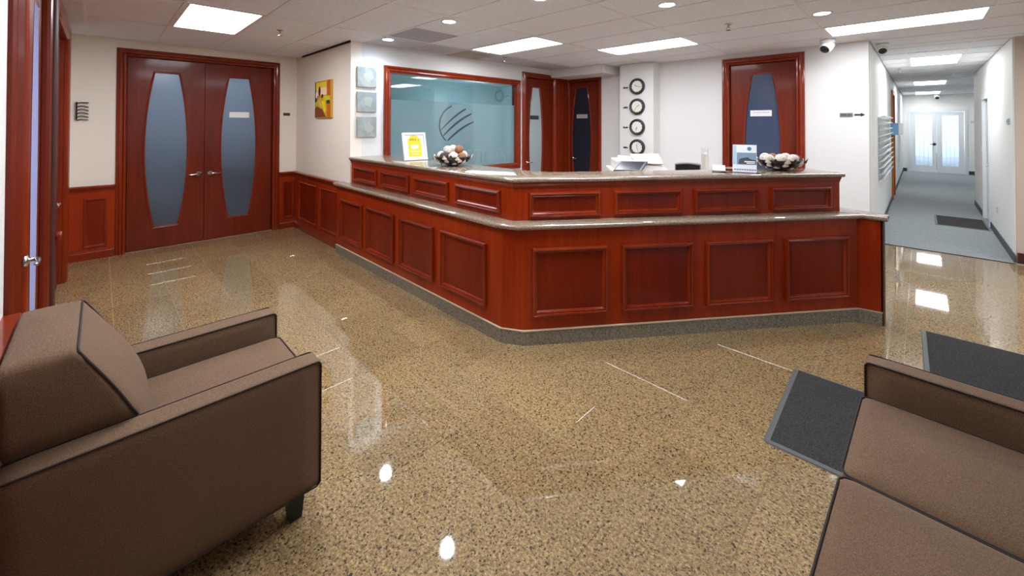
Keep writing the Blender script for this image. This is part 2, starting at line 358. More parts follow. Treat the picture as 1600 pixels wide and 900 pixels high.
# corridor
b = MB(); b.box(-0.62,-0.47,7.15,12.75,0,CH+.1); b.box(-0.62,-0.47,13.75,21.1,0,CH+.1); b.box(-0.62,-0.47,12.75,13.75,2.45,CH+.1)
struct(b.build('wall_corridor_left', WALLH))
b = MB(); b.box(0.82,0.97,8.05,10.5,0,CH+.1); b.box(0.82,0.97,11.45,13.25,0,CH+.1); b.box(0.82,0.97,10.5,11.45,2.2,CH+.1); b.box(.97,3.0,13.1,13.25,0,CH+.1)
struct(b.build('wall_corridor_right', WALLH))
struct(MB().box(0.835,4.0,8.0,8.15,0,CH+.1).build('wall_right', WALLB))
b = MB(); b.box(-0.62,-0.3,21.1,21.25,0,CH+.1); b.box(1.11,3.0,21.1,21.25,0,CH+.1); b.box(-0.3,1.11,21.1,21.25,2.22,CH+.1)
struct(b.build('wall_corridor_end', WALLH))
# entrance side behind the viewer
b = MB(); b.box(3.95,4.1,-.42,.5,0,CH+.1); b.box(3.95,4.1,3.9,8.15,0,CH+.1); b.box(3.95,4.1,.5,3.9,2.6,CH+.1)
struct(b.build('wall_entrance', WALL))
# rooms behind the glazing (seen only through frosted glass)
RW = mat('adjacent_room_paint', (190, 200, 204), 0.7)
for bx in ((-9.6,-9.5,-1,3.1,0,CH),(-9.6,-7.55,-1.1,-1,0,CH),(-9.6,-7.55,3.1,3.2,0,CH),(-9.6,-7.55,-1,3.2,CH+.001,CH+.1),(-9.6,-7.6,-1,3.2,-.1,0)):
    struct(MB().box(*bx).build('wall_office', RW))
MR = mat('meeting_room_paint', (176, 194, 198), 0.7)
for bx in ((-8.8,-8.7,2.47,8.4,0,CH),(-8.7,-5.45,8.3,8.4,0,CH),(-8.7,-5.45,2.47,8.4,CH+.001,CH+.1),(-8.7,-5.45,2.47,8.4,-.1,0),(-8.7,-7.4,2.4,2.5,0,CH)):
    struct(MB().box(*bx).build('wall_meeting_room', MR))
b = MB(); b.box(-5.3,-4.4,7.9,8.0,0,CH); b.box(-2.3,-1.0,7.9,8.0,0,CH)
struct(b.build('wall_closet', RW))

# ---------------------------------------------------------------- ceiling
ceil = sempty('ceiling')
MB().box(-7.6,4.2,-0.6,24,CH+.12,CH+.2).build('ceiling_slab', BLACKGAP, ceil)
gx = [0.5-1.3*k for k in range(-3, 7)]; gx = sorted(g for g in gx if g > -7.4)
gy = [-0.115+0.655*k for k in range(0, 12)]
lobby_lights = {(-6.0,0.54),(-4.7,3.815),(-3.4,5.125),(-0.8,5.78),(-3.4,0.54),(-2.1,1.85),(1.8,5.78)}  # panels over armchair, open floor and right side are unseen, added for light
rX = [-7.4]+gx+[4.0]; rX = [x for i, x in enumerate(rX)]
rY = [-0.27]+gy
def in_wallzone(cx, cy): return False
tcache = {}
def ctile(x0, x1, y0, y1, mt=CEIL):
    w_, d_ = x1-x0-.022, y1-y0-.022
    if w_ < .03 or d_ < .03: return
    key = (round(w_,3), round(d_,3), mt.name)
    if key not in tcache:
        o = MB().box(-w_/2,w_/2,-d_/2,d_/2,0,.015).build('ceiling_tile', mt, ceil); tcache[key] = o.data
    else:
        o = bpy.data.objects.new('ceiling_tile', tcache[key]); COL.objects.link(o); o.parent = ceil
    o.location = ((x0+x1)/2, (y0+y1)/2, CH+.004)
LBL = {(-3.4,0.54):'unseen ceiling light panel added directly above the armchair', (-2.1,1.85):'unseen ceiling light panel added above the open floor between armchair and sofa', (1.8,5.78):'unseen ceiling light panel added right of the corridor mouth', (-6.0,.54):'flat white ceiling light panel nearest the double doors', (-4.7,3.815):'flat ceiling light panel beside the slotted air vent',
       (-3.4,5.125):'flat ceiling light panel in front of the row of wall clocks', (-0.8,5.78):'long bright ceiling light panel beside the white camera, before the corridor'}
def light_panel(x0, x1, y0, y1, label, mt=GLOW):
    t = thing('ceiling_light', label, 'light', ((x0+x1)/2,(y0+y1)/2,CH), 0, 'ceiling light panels')
    hx, hy = (x1-x0)/2, (y1-y0)/2
    F = frame((0,0,0),(1,0,0),(0,-1,0))
    sweep(MB(), rect(-hx+.012,hx-.012,-hy+.012,hy-.012), [(0,-.03),(0,.0),(.028,.0),(.030,-.012)], F).build('frame', TBAR, t)
    MB().box(-hx+.028,hx-.028,-hy+.028,hy-.028,.006,.014).build('diffuser', mt, t)
    return t
for i in range(len(rX)-1):
    for j in range(len(rY)-1):
        x0, x1, y0, y1 = rX[i], rX[i+1], rY[j], rY[j+1]
        key = (round(x0,3), round(y0,3))
        hit = [k for k in lobby_lights if abs(k[0]-x0) < .02 and abs(k[1]-y0) < .02]
        if hit: light_panel(x0, x1, y0, y1, LBL.get(hit[0], 'flat ceiling light panel above the seating, overhead of the viewer')); continue
        if x1 <= -5.3 and y0 > 2.45: continue
        if y0 > 6.9 and x1 < -.4: continue
        if abs(x0+4.7) < .02 and abs(y0-2.505) < .02:
            ctile(x0, x0+.02, y0, y1); ctile(x0, x0+.65, y0, y1, CEILG); ctile(x0+.65, x1, y0, y1); continue
        if abs(x0+6.0) < .02 and abs(y0-3.815) < .02:
            continue
        ctile(max(x0,-7.4), x1, y0, min(y1, 7.09))
# cells left of the window wall (short pieces)
ctile(-5.3,-4.7,2.505-.655,2.505) if False else None
for j in range(len(rY)-1):
    if rY[j] > 2.4 and not abs(rY[j]-3.815) < .02 and rY[j] < 6.9: ctile(-5.3,-4.7,rY[j],min(rY[j+1],7.0))
# corridor grid
hy_ = [7.09,7.745,8.05]+[8.05+.65*k for k in range(1, 21)]
hy_ = [y for y in hy_ if y < 21.05]+[21.1]
hl = [(9.35,10.65),(14.55,15.85),(19.1,20.4)]
for j in range(len(hy_)-1):
    y0, y1 = hy_[j], hy_[j+1]
    inl = any(a-.01 <= (y0+y1)/2 <= b_+.01 for a, b_ in hl)
    if inl: ctile(-0.47,-0.15,y0,y1); ctile(.5,.82 if y0 < 13.2 else 1.8,y0,y1)
    else: ctile(-0.47,.5,y0,y1); ctile(.5,.82 if 8 < y0 < 13.2 else 1.8,y0,y1)
    if y0 > 13: ctile(1.8,3.0,y0,y1)
    if y0 < 8: ctile(.82 if False else 1.8,4.0,y0,y1)
HLB = ['first corridor ceiling light panel, nearest the reception area','second corridor ceiling light panel','third corridor ceiling light panel, nearest the white glazed doors']
for (a, c), lb in zip(hl, HLB): light_panel(-.15,.5,a,c,lb,GLOWH)
light_panel(2.2,2.85,15.2,16.5,'unseen light panel added to brighten the side branch at the end of the corridor',GLOWH)  # hidden panel, added because the branch ceiling rendered dark
# T-bars
for x in gx:
    y1 = 7.0 if x < -.4 else (21.1 if abs(x-.5) < .05 else 8.0); y0 = -.27 if True else 0
    if x < -5.4: y1 = 2.32
    MB().box(x-.012,x+.012,y0,y1,CH-.001,CH+.006).build('ceiling_bar', TBAR, ceil)
for y in gy:
    x0 = -7.4 if y < 2.33 else -5.3
    MB().box(x0,4.0 if y < 7.05 else 4.0,y-.012,y+.012,CH-.0015,CH+.0055).build('ceiling_bar', TBAR, ceil) if y < 7.0 else MB().box(-.47,4.0,y-.012,y+.012,CH-.0015,CH+.0055).build('ceiling_bar', TBAR, ceil)
for y in hy_[1:-1]:
    MB().box(-.47,.82 if 8 < y < 13.2 else 3.0,y-.01,y+.01,CH-.0015,CH+.0055).build('ceiling_bar', TBAR, ceil)
MB().box(-4.06,-4.038,2.51,3.15,CH-.0015,CH+.0055).build('ceiling_bar', TBAR, ceil)
MB().box(-.162,-.138,8.05,21.1,CH-.001,CH+.006).build('ceiling_bar', TBAR, ceil)
# dark strip standing in for the shadow gap along the picture wall
MB().box(-7.1,-5.3,2.305,2.319,CH-.02,CH+.004).build('shadow_strip', BLACKGAP, ceil)
# vent
vt = thing('ceiling_vent', 'square slotted air vent set in the ceiling above the interior window', 'vent', (-5.0,4.14,CH))
F = frame((0,0,0),(1,0,0),(0,-1,0))
MB().box(-.3,.3,-.32,.32,.05,.06).build('backing', BLACKGAP, vt)
for k in range(5):
    e = .285-.052*k
    sweep(MB(), rect(-e,e,-e,e), [(0,-.02),(0,.006),(.014,.008),(.030,-.02)], F).build('louvre', mat('vent_metal',(188,182,172),.5), vt)
sweep(MB(), rect(-.3,.3,-.325,.325), [(0,0),(0,.004),(.03,.004),(.03,0)], F).build('frame', mat('vent_metal',(188,182,172),.5), vt)
# downlights
SP = [(-4.89,2.63,'round recessed downlight nearest the three pale pictures'),(-3.57,2.63,'round recessed downlight beside the grey ceiling tile'),
      (-2.33,2.69,'round recessed downlight at the top edge above the desk corner'),(-1.64,3.66,'round recessed downlight above the middle of the reception desk'),(-0.68,5.01,'round recessed downlight nearest the long panel light and white camera')]
dl0 = None
for x, y, lb in SP:
    if dl0 is None:
        t = dl0 = thing('downlight', lb, 'light', (x,y,CH), 0, 'recessed downlights')
        MB().lathe([(.062,.004),(.068,-.003),(.085,-.005),(.088,0),(.088,.004)], n=32).build('trim_ring', WHITE, t, True)
        MB().lathe([(.064,.003),(.064,-.001)], n=32).build('lens', GLOWS, t)
    else:
        t = copy_tree(dl0); t.location = (x,y,CH); t['label'] = lb
    l = bpy.data.lights.new('downlight_beam','SPOT'); l.energy = SPOT_W; l.color = (.78,.88,1.0); l.spot_size = math.radians(165); l.spot_blend = 1.0; l.shadow_soft_size = .06
    lo = bpy.data.objects.new('downlight_beam', l); COL.objects.link(lo); lo.location = (x,y,CH-.03)
# sprinklers
SPK = [(-5.3,1.48,'small dark ceiling sprinkler by the light panel near the double doors'),(-4.83,4.68,'small ceiling sprinkler beside the air vent'),(-1.48,4.83,'chrome ceiling sprinkler above the right half of the desk'),(-0.28,10.9,'ceiling sprinkler in the corridor beside its first light panel')]
s0 = None
for x, y, lb in SPK:
    if s0 is None:
        t = s0 = thing('sprinkler', lb, 'sprinkler', (x,y,CH), 0, 'ceiling sprinklers')
        MB().lathe([(.001,0),(.036,0),(.034,-.008),(.014,-.012)], n=20).build('escutcheon', CHROME, t, True)
        MB().tube([(0,0,-.01),(0,0,-.035)], .01).tube([(.008,0,-.03),(.018,0,-.045),(.006,0,-.062)], .0035,6).tube([(-.008,0,-.03),(-.018,0,-.045),(-.006,0,-.062)], .0035,6).build('sprinkler_body', CHROME, t, True)
        MB().lathe([(.002,-.062),(.026,-.064),(.026,-.067),(.002,-.068)], n=16).build('deflector', CHROME, t)
    else: t = copy_tree(s0); t.location = (x,y,CH); t['label'] = lb
# cameras
def dome(x, y, lb, rz, s=1):
    t = thing('security_camera', lb, 'camera', (x,y,CH), rz, 'security cameras')
    MB().lathe([(.001,0),(.055*s,0),(.055*s,-.02*s),(.045*s,-.035*s)], n=24).build('mount', WHITE, t, True)
    bd = MB(); d = Vector((0,-.8,-.6)); c0 = Vector((0,0,-.055*s)); rings = []
    sx_ = Vector((1,0,0)); sy_ = d.cross(sx_)
    for h, r in ((-.05,.012),(-.045,.03),(-.03,.042),(0,.046),(.045,.045),(.05,.04)):
        rings.append([tuple(c0+d*h*s+(sx_*math.cos(a)+sy_*math.sin(a))*r*s) for a in [2*math.pi*i/24 for i in range(24)]])
    bd.loft(rings).build('housing', WHITE, t, True)
    rings = [[tuple(c0+d*h*s+(sx_*math.cos(a)+sy_*math.sin(a))*r*s) for a in [2*math.pi*i/20 for i in range(20)]] for h, r in ((.048,.036),(.054,.034),(.062,.02),(.064,.004))]
    MB().loft(rings).build('lens', BLACK, t, True); return t
dome(-0.84,6.6,'white ball security camera on the ceiling above the back wall, nearest the long panel light', math.radians(-25), 1.5)
dome(-0.36,7.42,'white security camera on the ceiling just inside the corridor mouth', math.radians(10), 1.25)
dome(0.42,20.7,'tiny white security camera above the corridor end doors', 0, 1.6)

# ---------------------------------------------------------------- doors
CAS = [(0,0),(0,.02),(.012,.036),(.026,.04),(.034,.026),(.046,.036),(.060,.042),(.072,.026),(.09,.024),(.1,.014),(.1,0)]
def casing(F, a0, a1, top, parent, wd=.1, mt=WOODM, name='casing'):
    k = wd/.1   # path runs bottom-left inner -> top -> right, offset to the outside is left of travel reversed
    pts = [(a1,0),(a1,top),(a0,top),(a0,0)]
    prof = [(-d*k, h) for d, h in CAS]
    sweep(MB(), pts, [(-.02,-.002),(0,-.002),(0,-.077),(.016,-.077),(.016,-.10),(-.02,-.10)], F, closed=False).build('jamb', mt, parent)
    return sweep(MB(), pts, prof, F, closed=False).build(name, mt, parent)
def glass_curve(z0, z1, h0, h1, n=14):
    return [(h0+(h1-h0)*(1-(2*i/n-1)**2), z0+(z1-z0)*i/n) for i in range(n+1)]
def leaf(F, a0, a1, top, gc, z0, z1, parent, glassm, th=.045, woodm=WOODD, h0=.13, h1=.235, dn=0, gd=.018, bd=1):
    # door leaf occupying a0..a1, z .008..top, front face at n=dn, barrel shaped glass
    cur = glass_curve(z0, z1, h0, h1); b = MB()
    for sgn, edge in ((-1, a0), (1, a1)):
        for nn in (dn, dn-th):
            b.add([F(edge, z, nn) for w_, z in cur]+[F(gc+sgn*w_, z, nn) for w_, z in cur], [(i,i+1,len(cur)+i+1,len(cur)+i) for i in range(len(cur)-1)])
    for nn in (dn, dn-th):
        for za, zb, gr in ((.008, z0, cur[0]), (z1, top, cur[-1])):
            l_, r_ = gc-gr[0], gc+gr[0]
            zg = z0 if za == .008 else z1
            if za == .008: b.add([F(a0,za,nn),F(l_,za,nn),F(r_,za,nn),F(a1,za,nn),F(a0,zb,nn),F(l_,zb,nn),F(r_,zb,nn),F(a1,zb,nn)], [(0,1,5,4),(1,2,6,5),(2,3,7,6)])
            else: b.add([F(a0,za,nn),F(l_,za,nn),F(r_,za,nn),F(a1,za,nn),F(a0,zb,nn),F(l_,zb,nn),F(r_,zb,nn),F(a1,zb,nn)], [(0,1,5,4),(1,2,6,5),(2,3,7,6)])
    out = [(a0,.008),(a1,.008),(a1,top),(a0,top)]
    b.add([F(p[0],p[1],dn) for p in out]+[F(p[0],p[1],dn-th) for p in out], [(i,(i+1)%4,4+(i+1)%4,4+i) for i in range(4)])
    hole = [(gc+w_, z) for w_, z in cur]+[(gc-w_, z) for w_, z in reversed(cur)]; n = len(hole)
    b.add([F(p[0],p[1],dn) for p in hole]+[F(p[0],p[1],dn-th) for p in hole], [(i,(i+1)%n,n+(i+1)%n,n+i) for i in range(n)])
    lf = b.build('door_leaf', woodm, parent)
    sweep(MB(), hole, [(-.012,dn),(-.012,dn+.008*bd),(-.002,dn+.012*bd),(.008,dn+.004*bd),(.012,dn-gd*.55)], F).build('glass_bead', WOODM, lf)
    g = MB(); g.add([F(p[0],p[1],dn-gd) for p in hole]+[F(p[0],p[1],dn-gd-.006) for p in hole], [tuple(range(n)), tuple(range(2*n-1,n-1,-1))]+[(i,(i+1)%n,n+(i+1)%n,n+i) for i in range(n)])
    g.build('glass_pane', glassm, lf)
    return lf
def lever(F, a, z, dirn, parent, dn=0, mt=CHROME, s=1):
    b = MB(); n = 20
    ring = lambda r, h: [F(a+r*math.cos(2*math.pi*i/n), z+r*math.sin(2*math.pi*i/n), dn+h) for i in range(n)]
    b.loft([ring(.036*s,0),ring(.036*s,.006),(ring(.030*s,.014)),ring(.012*s,.018),ring(.011*s,.045)])
    b.tube([F(a,z,dn+.045), F(a+dirn*.02,z,dn+.052), F(a+dirn*.06,z-.004,dn+.055), F(a+dirn*.10,z-.006,dn+.052), F(a+dirn*.125,z+.002,dn+.048)], [.012*s,.012*s,.0095*s,.008*s,.006*s], 10)
    return b.build('door_handle', mt, parent, True)
# door_1: double doors. wall x=-7.4, u=+y, v=+z, n=+x
F1 = frame((-7.4,0,0),(0,1,0),(0,0,1))
d1 = sempty('door_1')
casing(F1, .25, 1.965, 2.595, d1, .1)
lfa = leaf(F1, .26, 1.082, 2.585, .66, .285, 2.41, d1, GL_BLUE, h0=.135, h1=.235, dn=-.03)
lfb = leaf(F1, 1.088, 1.955, 2.585, 1.513, .285, 2.41, d1, GL_BLUE, h0=.135, h1=.235, dn=-.03)
lever(F1, 1.02, .98, -1, lfa, -.03); lever(F1, 1.155, .98, 1, lfb, -.03)
MB().box(-7.49,-7.478,1.06,1.11,.0,2.58).build('astragal', WOODM, d1)
b = MB(); b.add([F1(1.39,1.80,-.047),F1(1.65,1.80,-.047),F1(1.65,1.885,-.047),F1(1.39,1.885,-.047)],[(0,1,2,3)])
tag(b.build('paper_notice', PAPER, lfb), 'white paper strip stuck on the glass')
b = MB(); b.box(-7.399,-7.393,2.12,2.22,1.84,1.885); tag(b.build('name_plate', DARK), 'small dark plate on the wall right of the double doors', 'sign')
# black slatted ornament at left
t = thing('wall_ornament', 'small black wall bracket with curved bars beside the double doors', 'ornament', (-7.4,-.15,1.86))
b = MB(); b.box(0,.03,-.06,-.045,-.11,.11); b.build('back_bar', BLACK, t)
for k in range(6):
    z = .10-.042*k
    MB().tube([(.02,-.05,z-.01),(.025,-.02,z+.004),(.025,.01,z+.002),(.02,.05,z-.012 if 0 < k < 5 else z)], .006, 6).build('bar', BLACK, t, True)
t = thing('glass_shading_block', 'added dark cabinet that shades the lower glass of the right leaf of the double doors', 'cabinet', (-7.84,1.6,0))  # added behind the glass to block light from its lower part
MB().box(-.2,.2,-.42,.45,0,1.3).build('cabinet_body', DARK, t); MB().box(.2,.215,-.41,.0,.03,1.27).build('cabinet_door', DARK, t); MB().box(.2,.215,.01,.44,.03,1.27).build('cabinet_door', DARK, t)
t = thing('glass_shading_block', 'added lower dark cabinet that shades the glass of the left leaf of the double doors', 'cabinet', (-7.84,.6,0))  # second added block, keeps light off the left leaf's lower glass
MB().box(-.2,.2,-.42,.45,0,.95).build('cabinet_body', DARK, t); MB().box(.2,.215,-.41,.44,.03,.92).build('cabinet_door', DARK, t)
# door_2 in window wall (x=-5.3): u=+y
F3 = frame((-5.3,0,0),(0,1,0),(0,0,1))
d2 = sempty('door_2')
casing(F3, 5.69, 6.50, 2.60, d2, .1)
lf = leaf(F3, 5.70, 6.49, 2.59, 6.02, .285, 2.43, d2, GL_PALE, h0=.11, h1=.20, dn=-.03)
b = MB(); b.add([F3(5.87,1.80,-.046),F3(6.12,1.80,-.046),F3(6.12,1.88,-.046),F3(5.87,1.88,-.046)],[(0,1,2,3)]); tag(b.build('name_plate', DARK, lf), 'dark name plate on pale glass')
lever(F3, 5.76, .98, 1, lf, -.03)
# door_3 in the back wall: y=7, u=+x, v=+z, n=-y
FB = frame((0,7.0,0),(1,0,0),(0,0,1))
d3 = sempty('door_3')
casing(FB, -5.23, -4.545, 2.585, d3, .075)
lf = leaf(FB, -5.225, -4.55, 2.575, -4.97, .285, 2.48, d3, GL_DARK, h0=.135, h1=.24, dn=-.03)
b = MB(); b.add([FB(-5.10,1.835,-.046),FB(-4.83,1.835,-.046),FB(-4.83,1.915,-.046),FB(-5.10,1.915,-.046)],[(0,1,2,3)]); tag(b.build('name_plate', mat('silver_plate',(176,172,176),.4), lf), 'pale grey name plate on dark glass')
lever(FB, -5.19, 1.0, 1, lf, -.03)
# fluted corner between the two doors
b = MB()
for k in range(5): b.box(-5.305+0.0,-5.262+.004*(k%2),6.62+.072*k,6.678+.072*k,0,2.645)
b.box(-5.30,-5.275,6.6,7.0,0,2.64); struct(b.build('trim_1', WOODM, None))
# door_4 back wall right
d4 = sempty('door_4')
casing(FB, -2.13, -1.255, 2.635, d4, .105)
lf = leaf(FB, -2.12, -1.265, 2.625, -1.69, .30, 2.48, d4, GL_SLATE, h0=.135, h1=.245, dn=-.03)
b = MB(); b.add([FB(-1.85,1.835,-.046),FB(-1.565,1.835,-.046),FB(-1.565,1.925,-.046),FB(-1.85,1.925,-.046)],[(0,1,2,3)]); tag(b.build('paper_notice', PAPER, lf), 'white paper strip with faint red print')
b = MB()
for k in range(7): b.box(-1.80+.03*k,-1.78+.03*k,7.0+.0445,7.0+.0455,1.888,1.898)
b.build('print', mat('faint_red',(205,150,155),.6), lf)
lever(FB, -1.33, .98, -1, lf, -.03)
# near-left doors (wall y=-0.27, u=-x so that n=+y)
FN = frame((0,-.27,0),(-1,0,0),(0,0,1))
d5 = sempty('door_5')
casing(FN, 2.75, 4.08, 2.6, d5, .10, WOODD)  # darker wood puts the jamb side's shade into the casing colour
lf = leaf(FN, 2.76, 3.455, 2.59, 3.16, .285, 2.43, d5, GL_BLUE, h0=.1, h1=.17, dn=-.004)
lf2 = leaf(FN, 3.46, 4.07, 2.59, 3.78, .285, 2.43, d5, GL_REFLTINT, h0=.13, h1=.2, dn=-.004, gd=.001, bd=.15)
lever(FN, 3.34, .98, -1, lf, -.004)
d6 = sempty('door_6')
casing(FN, 4.62, 6.48, 2.6, d6, .2)
MB().box(-5.545,-4.63,-.345,-.30,.008,2.59).build('door_leaf', WOODD, d6)
lf = MB().box(-6.47,-5.55,-.345,-.30,.008,2.59).build('door_leaf', WOODD, d6)
lever(FN, 5.49, .98, -1, lf, -.03)
struct(MB().box(-4.44,-4.26,-.27,-.215,0,2.8).build('trim_2', mat('dark_and_shaded_cherry',(66,20,15)), bevel=.01))  # dark colour of this trim stands in for the shaded jamb side
struct(MB().box(-4.50,-4.36,-.215,-.185,.87,.91).build('trim_3', WOODM, bevel=.008))

# interior window frame (window_1)
win = sempty('window_1')
sweep(MB(), rect(2.885,5.425,1.0,2.425), [(-.1,0),(-.1,.03),(-.085,.045),(-.07,.05),(-.06,.036),(-.045,.044),(-.03,.046),(-.015,.03),(0,.026),(0,-.10)], F3).build('window_frame', WOODM, win)
b = MB(); b.box(-5.352,-5.344,2.885,5.425,2.055,2.425); tag(b.build('pane', GL_CLEAR, win), 'clear upper glass')
b = MB(); b.box(-5.352,-5.344,2.885,5.425,1.0,2.055); film = tag(b.build('pane', GL_FILM, win), 'frosted lower glass')
# etched logo on the film, mirrored globe of diagonal bands, and lettering
Fw = frame((-5.3435,4.12,1.69),(0,1,0),(0,0,1))
def flat(poly, F, z=.0, th=.001):
    n = len(poly); return MB().add([F(p[0],p[1],z) for p in poly]+[F(p[0],p[1],z+th) for p in poly], [tuple(range(n)), tuple(range(2*n-1,n-1,-1))]+[(i,(i+1)%n,n+(i+1)%n,n+i) for i in range(n)])
circ = [(.375*math.cos(a), .335*math.sin(a)) for a in [2*math.pi*i/48 for i in range(48)]]
flat(circ, Fw).build('etched_disc', GL_FILM2, win)
def band(off, bend, wd):
    top, bot = [], []
    for i in range(17):
        s_ = -1+2*i/16; x = .33*s_; y = x*.62+off+bend*(1-s_*s_); top.append((x, y+wd*(1-.6*s_*s_))); bot.append((x, y-wd*(1-.6*s_*s_)))
    pl = [p for p in top if (p[0]/.37)**2+(p[1]/.33)**2 < 1]; pb = [p for p in bot if (p[0]/.37)**2+(p[1]/.33)**2 < 1]
    return pl+pb[::-1]
for off, bend, wd in ((.13,.05,.018),(-.0,.05,.022),(-.15,.05,.02)):
    flat(band(off,bend,wd), Fw, .0012).build('etched_band', GL_FILM3, win)
arc = [(.375*math.cos(a), .335*math.sin(a)) for a in [math.radians(110+120*i/20) for i in range(21)]]; arc2 = [(.35*math.cos(a), .315*math.sin(a)) for a in [math.radians(110+120*i/20) for i in range(21)]]
flat(arc+arc2[::-1], Fw, .0012).build('etched_rim', GL_FILM3, win)
text('etched_lettering', 'OFFICES', .36, GL_FILM2, win, basis((-5.3425,4.62,1.15),(0,1,0),(0,0,1)), .0006)

# ---------------------------------------------------------------- dado wainscot
def wainscot(F, a0, a1, panels, nm, h=.86):
    s_ = sempty(nm)
    b = MB(); b.add([F(a0,.0,0),F(a1,.0,0),F(a1,h,0),F(a0,h,0),F(a0,0,.014),F(a1,0,.014),F(a1,h,.014),F(a0,h,.014)], [(0,1,2,3),(4,5,6,7),(0,1,5,4),(1,2,6,5),(2,3,7,6),(3,0,4,7)])
    b.build('backboard', WOOD, s_)
    for p0, p1, z0, z1 in panels:
        pm = sweep(MB(), rect(p0,p1,z0,z1), [(0,.014),(0,.028),(.008,.034),(.018,.03),(.026,.018),(.03,.016)], F).build('panel', WOODM, s_)
        flat(rect(p0+.028,p1-.028,z0+.028,z1-.028), F, .0142, .002).build('field', WOODP, pm)
    G_ = lambda a, b_, c: F(a, b_, c)
    def run(prof, name):
        n = len(prof); bb = MB(); bb.add([F(a0,z,o_) for o_, z in prof]+[F(a1,z,o_) for o_, z in prof], [(i,(i+1)%n,n+(i+1)%n,n+i) for i in range(n)]+[tuple(range(n)),tuple(range(2*n-1,n-1,-1))]); return bb.build(name, WOODM, s_)
    run([(0,.84),(.02,.84),(.024,.86),(.036,.872),(.04,.885),(.055,.893),(.055,.912),(.045,.92),(0,.92)], 'dado_cap')
    run([(0,0),(.036,0),(.036,.085),(.03,.1),(.03,.108),(.02,.118),(.018,.13),(0,.135)], 'baseboard')
    return s_
wainscot(F1, 2.065, 2.32, [(2.125,2.285,.17,.76)], 'trim_4')
wainscot(F1, -.27, .148, [(-.13,.075,.15,.76)], 'trim_5')
FW2 = frame((0,2.32,0),(1,0,0),(0,0,1))
wainscot(FW2, -7.385, -5.5, [(-7.17,-6.42,.17,.77),(-6.29,-5.60,.17,.77)], 'trim_6')
wainscot(FN, -4.0, 2.64, [(1.9,2.5,.17,.77),(1.1,1.75,.17,.77)], 'trim_7')
# corridor baseboards
def bb(name, *a, mt=BASEB): return struct(MB().box(*a).build(name, mt))
bb('baseboard_left', -.47,-.46,7.0,12.65,.006,.11); bb('baseboard_left.001', -.47,-.46,13.85,21.1,.006,.11)
bb('baseboard_right', .81,.82,8.0,10.42,.006,.11); bb('baseboard_right.001', .81,.82,11.53,13.25,.006,.11)
bb('baseboard_end', -.47,-.36,21.09,21.1,.006,.13); bb('baseboard_end.001', 1.17,3.0,21.09,21.1,.006,.13)
struct(MB().box(.836,3.95,7.98,8.0,0,.135).build('baseboard_entrance_side', wood('dark_and_shaded_cherry',(50,14,10),(66,20,15),(80,28,20)), bevel=.004))

# corridor doors
FE = frame((0,21.1,0),(1,0,0),(0,0,1))
d7 = sempty('door_7')
sweep(MB(), [(1.08,0),(1.08,2.18),(-.27,2.18),(-.27,0)], [(-.07,0),(-.07,.02),(0,.02),(0,-.1)], FE, closed=False).build('door_frame', PAINTW, d7)
for a0, a1, nm in ((-.265,.40,0),(.41,1.075,1)):
    b = MB(); g0, g1, z0, z1 = a0+.13, a1-.10 if nm == 0 else a1-.13, .26, 2.05
    b.box(a0,g0,21.12,21.16,.02,2.17); b.box(g1,a1,21.12,21.16,.02,2.17); b.box(g0,g1,21.12,21.16,.02,z0); b.box(g0,g1,21.12,21.16,z1,2.17)
    lf = b.build('door_leaf', PAINTW, d7)
    MB().box(g0,g1,21.137,21.143,z0,z1).build('glass_pane', GL_HALL, lf)
    for k in range(1,4): MB().box(g0+(g1-g0)*k/4-.004,g0+(g1-g0)*k/4+.004,21.13,21.137,z0,z1).build('glazing_bar', PAINTW, lf)
    for k in range(1,6): MB().box(g0,g1,21.13,21.137,z0+(z1-z0)*k/6-.004,z0+(z1-z0)*k/6+.004).build('glazing_bar', PAINTW, lf)
    if nm == 0: lever(FE, a1-.05, 1.03, -1, lf, -.02, DARK, 1.3)
b = MB().box(1.22,1.6,21.09,21.1,1.78,1.86); tag(b.build('wall_sign', mat('pale_sign',(200,206,210),.5)), 'small pale wall sign right of the corridor end doors', 'sign')
# furniture seen blurred through the end doors
t = thing('office_desk', 'dark blue-grey desk seen blurred through the corridor end doors', 'desk', (.4,22.2,0))
MB().box(-1.0,1.2,-.3,.3,.66,.7).build('desktop', mat('navy_desk',(40,58,86),.5), t); MB().box(-1.0,1.2,-.28,-.25,.05,.66).build('modesty_panel', mat('navy_desk',(40,58,86),.5), t)
for x in (-.95,1.12): MB().box(x,x+.05,-.25,.25,.0,.66).build('leg', DARK, t)
b = MB(); b.box(-1.5,-1.4,21.25,24,0,CH); b.box(3,3.1,13.25,24,0,CH); b.box(-1.5,3,23.9,24,0,CH); b.box(-1.5,3,21.25,24,CH,CH+.1)
struct(b.build('wall_end_office', RW))
# orange wood door, left side of corridor
FL = frame((-.47,0,0),(0,1,0),(0,0,1))
d8 = sempty('door_8')
sweep(MB(), [(13.7,0),(13.7,2.42),(12.8,2.42),(12.8,0)], [(-.09,0),(-.09,.03),(0,.03),(0,-.1)], FL, closed=False).build('door_frame', WOODO, d8)
b = MB().box(-.52,-.48,12.805,13.695,.01,2.41); lf = b.build('door_leaf', WOODO, d8)
lever(FL, 12.9, 1.0, 1, lf, -.01)
# white door, right side of corridor
FR = frame((.82,0,0),(0,-1,0),(0,0,1))
d9 = sempty('door_9')
sweep(MB(), [(-10.52,0),(-10.52,2.17),(-11.43,2.17),(-11.43,0)], [(-.07,0),(-.07,.018),(0,.018),(0,-.1)], FR, closed=False).build('door_frame', PAINTW, d9)
b = MB().box(.85,.89,10.525,11.425,.015,2.165); lf = b.build('door_leaf', PAINTW, d9); lever(FR, -10.62, 1.02, -1, lf, -.03)
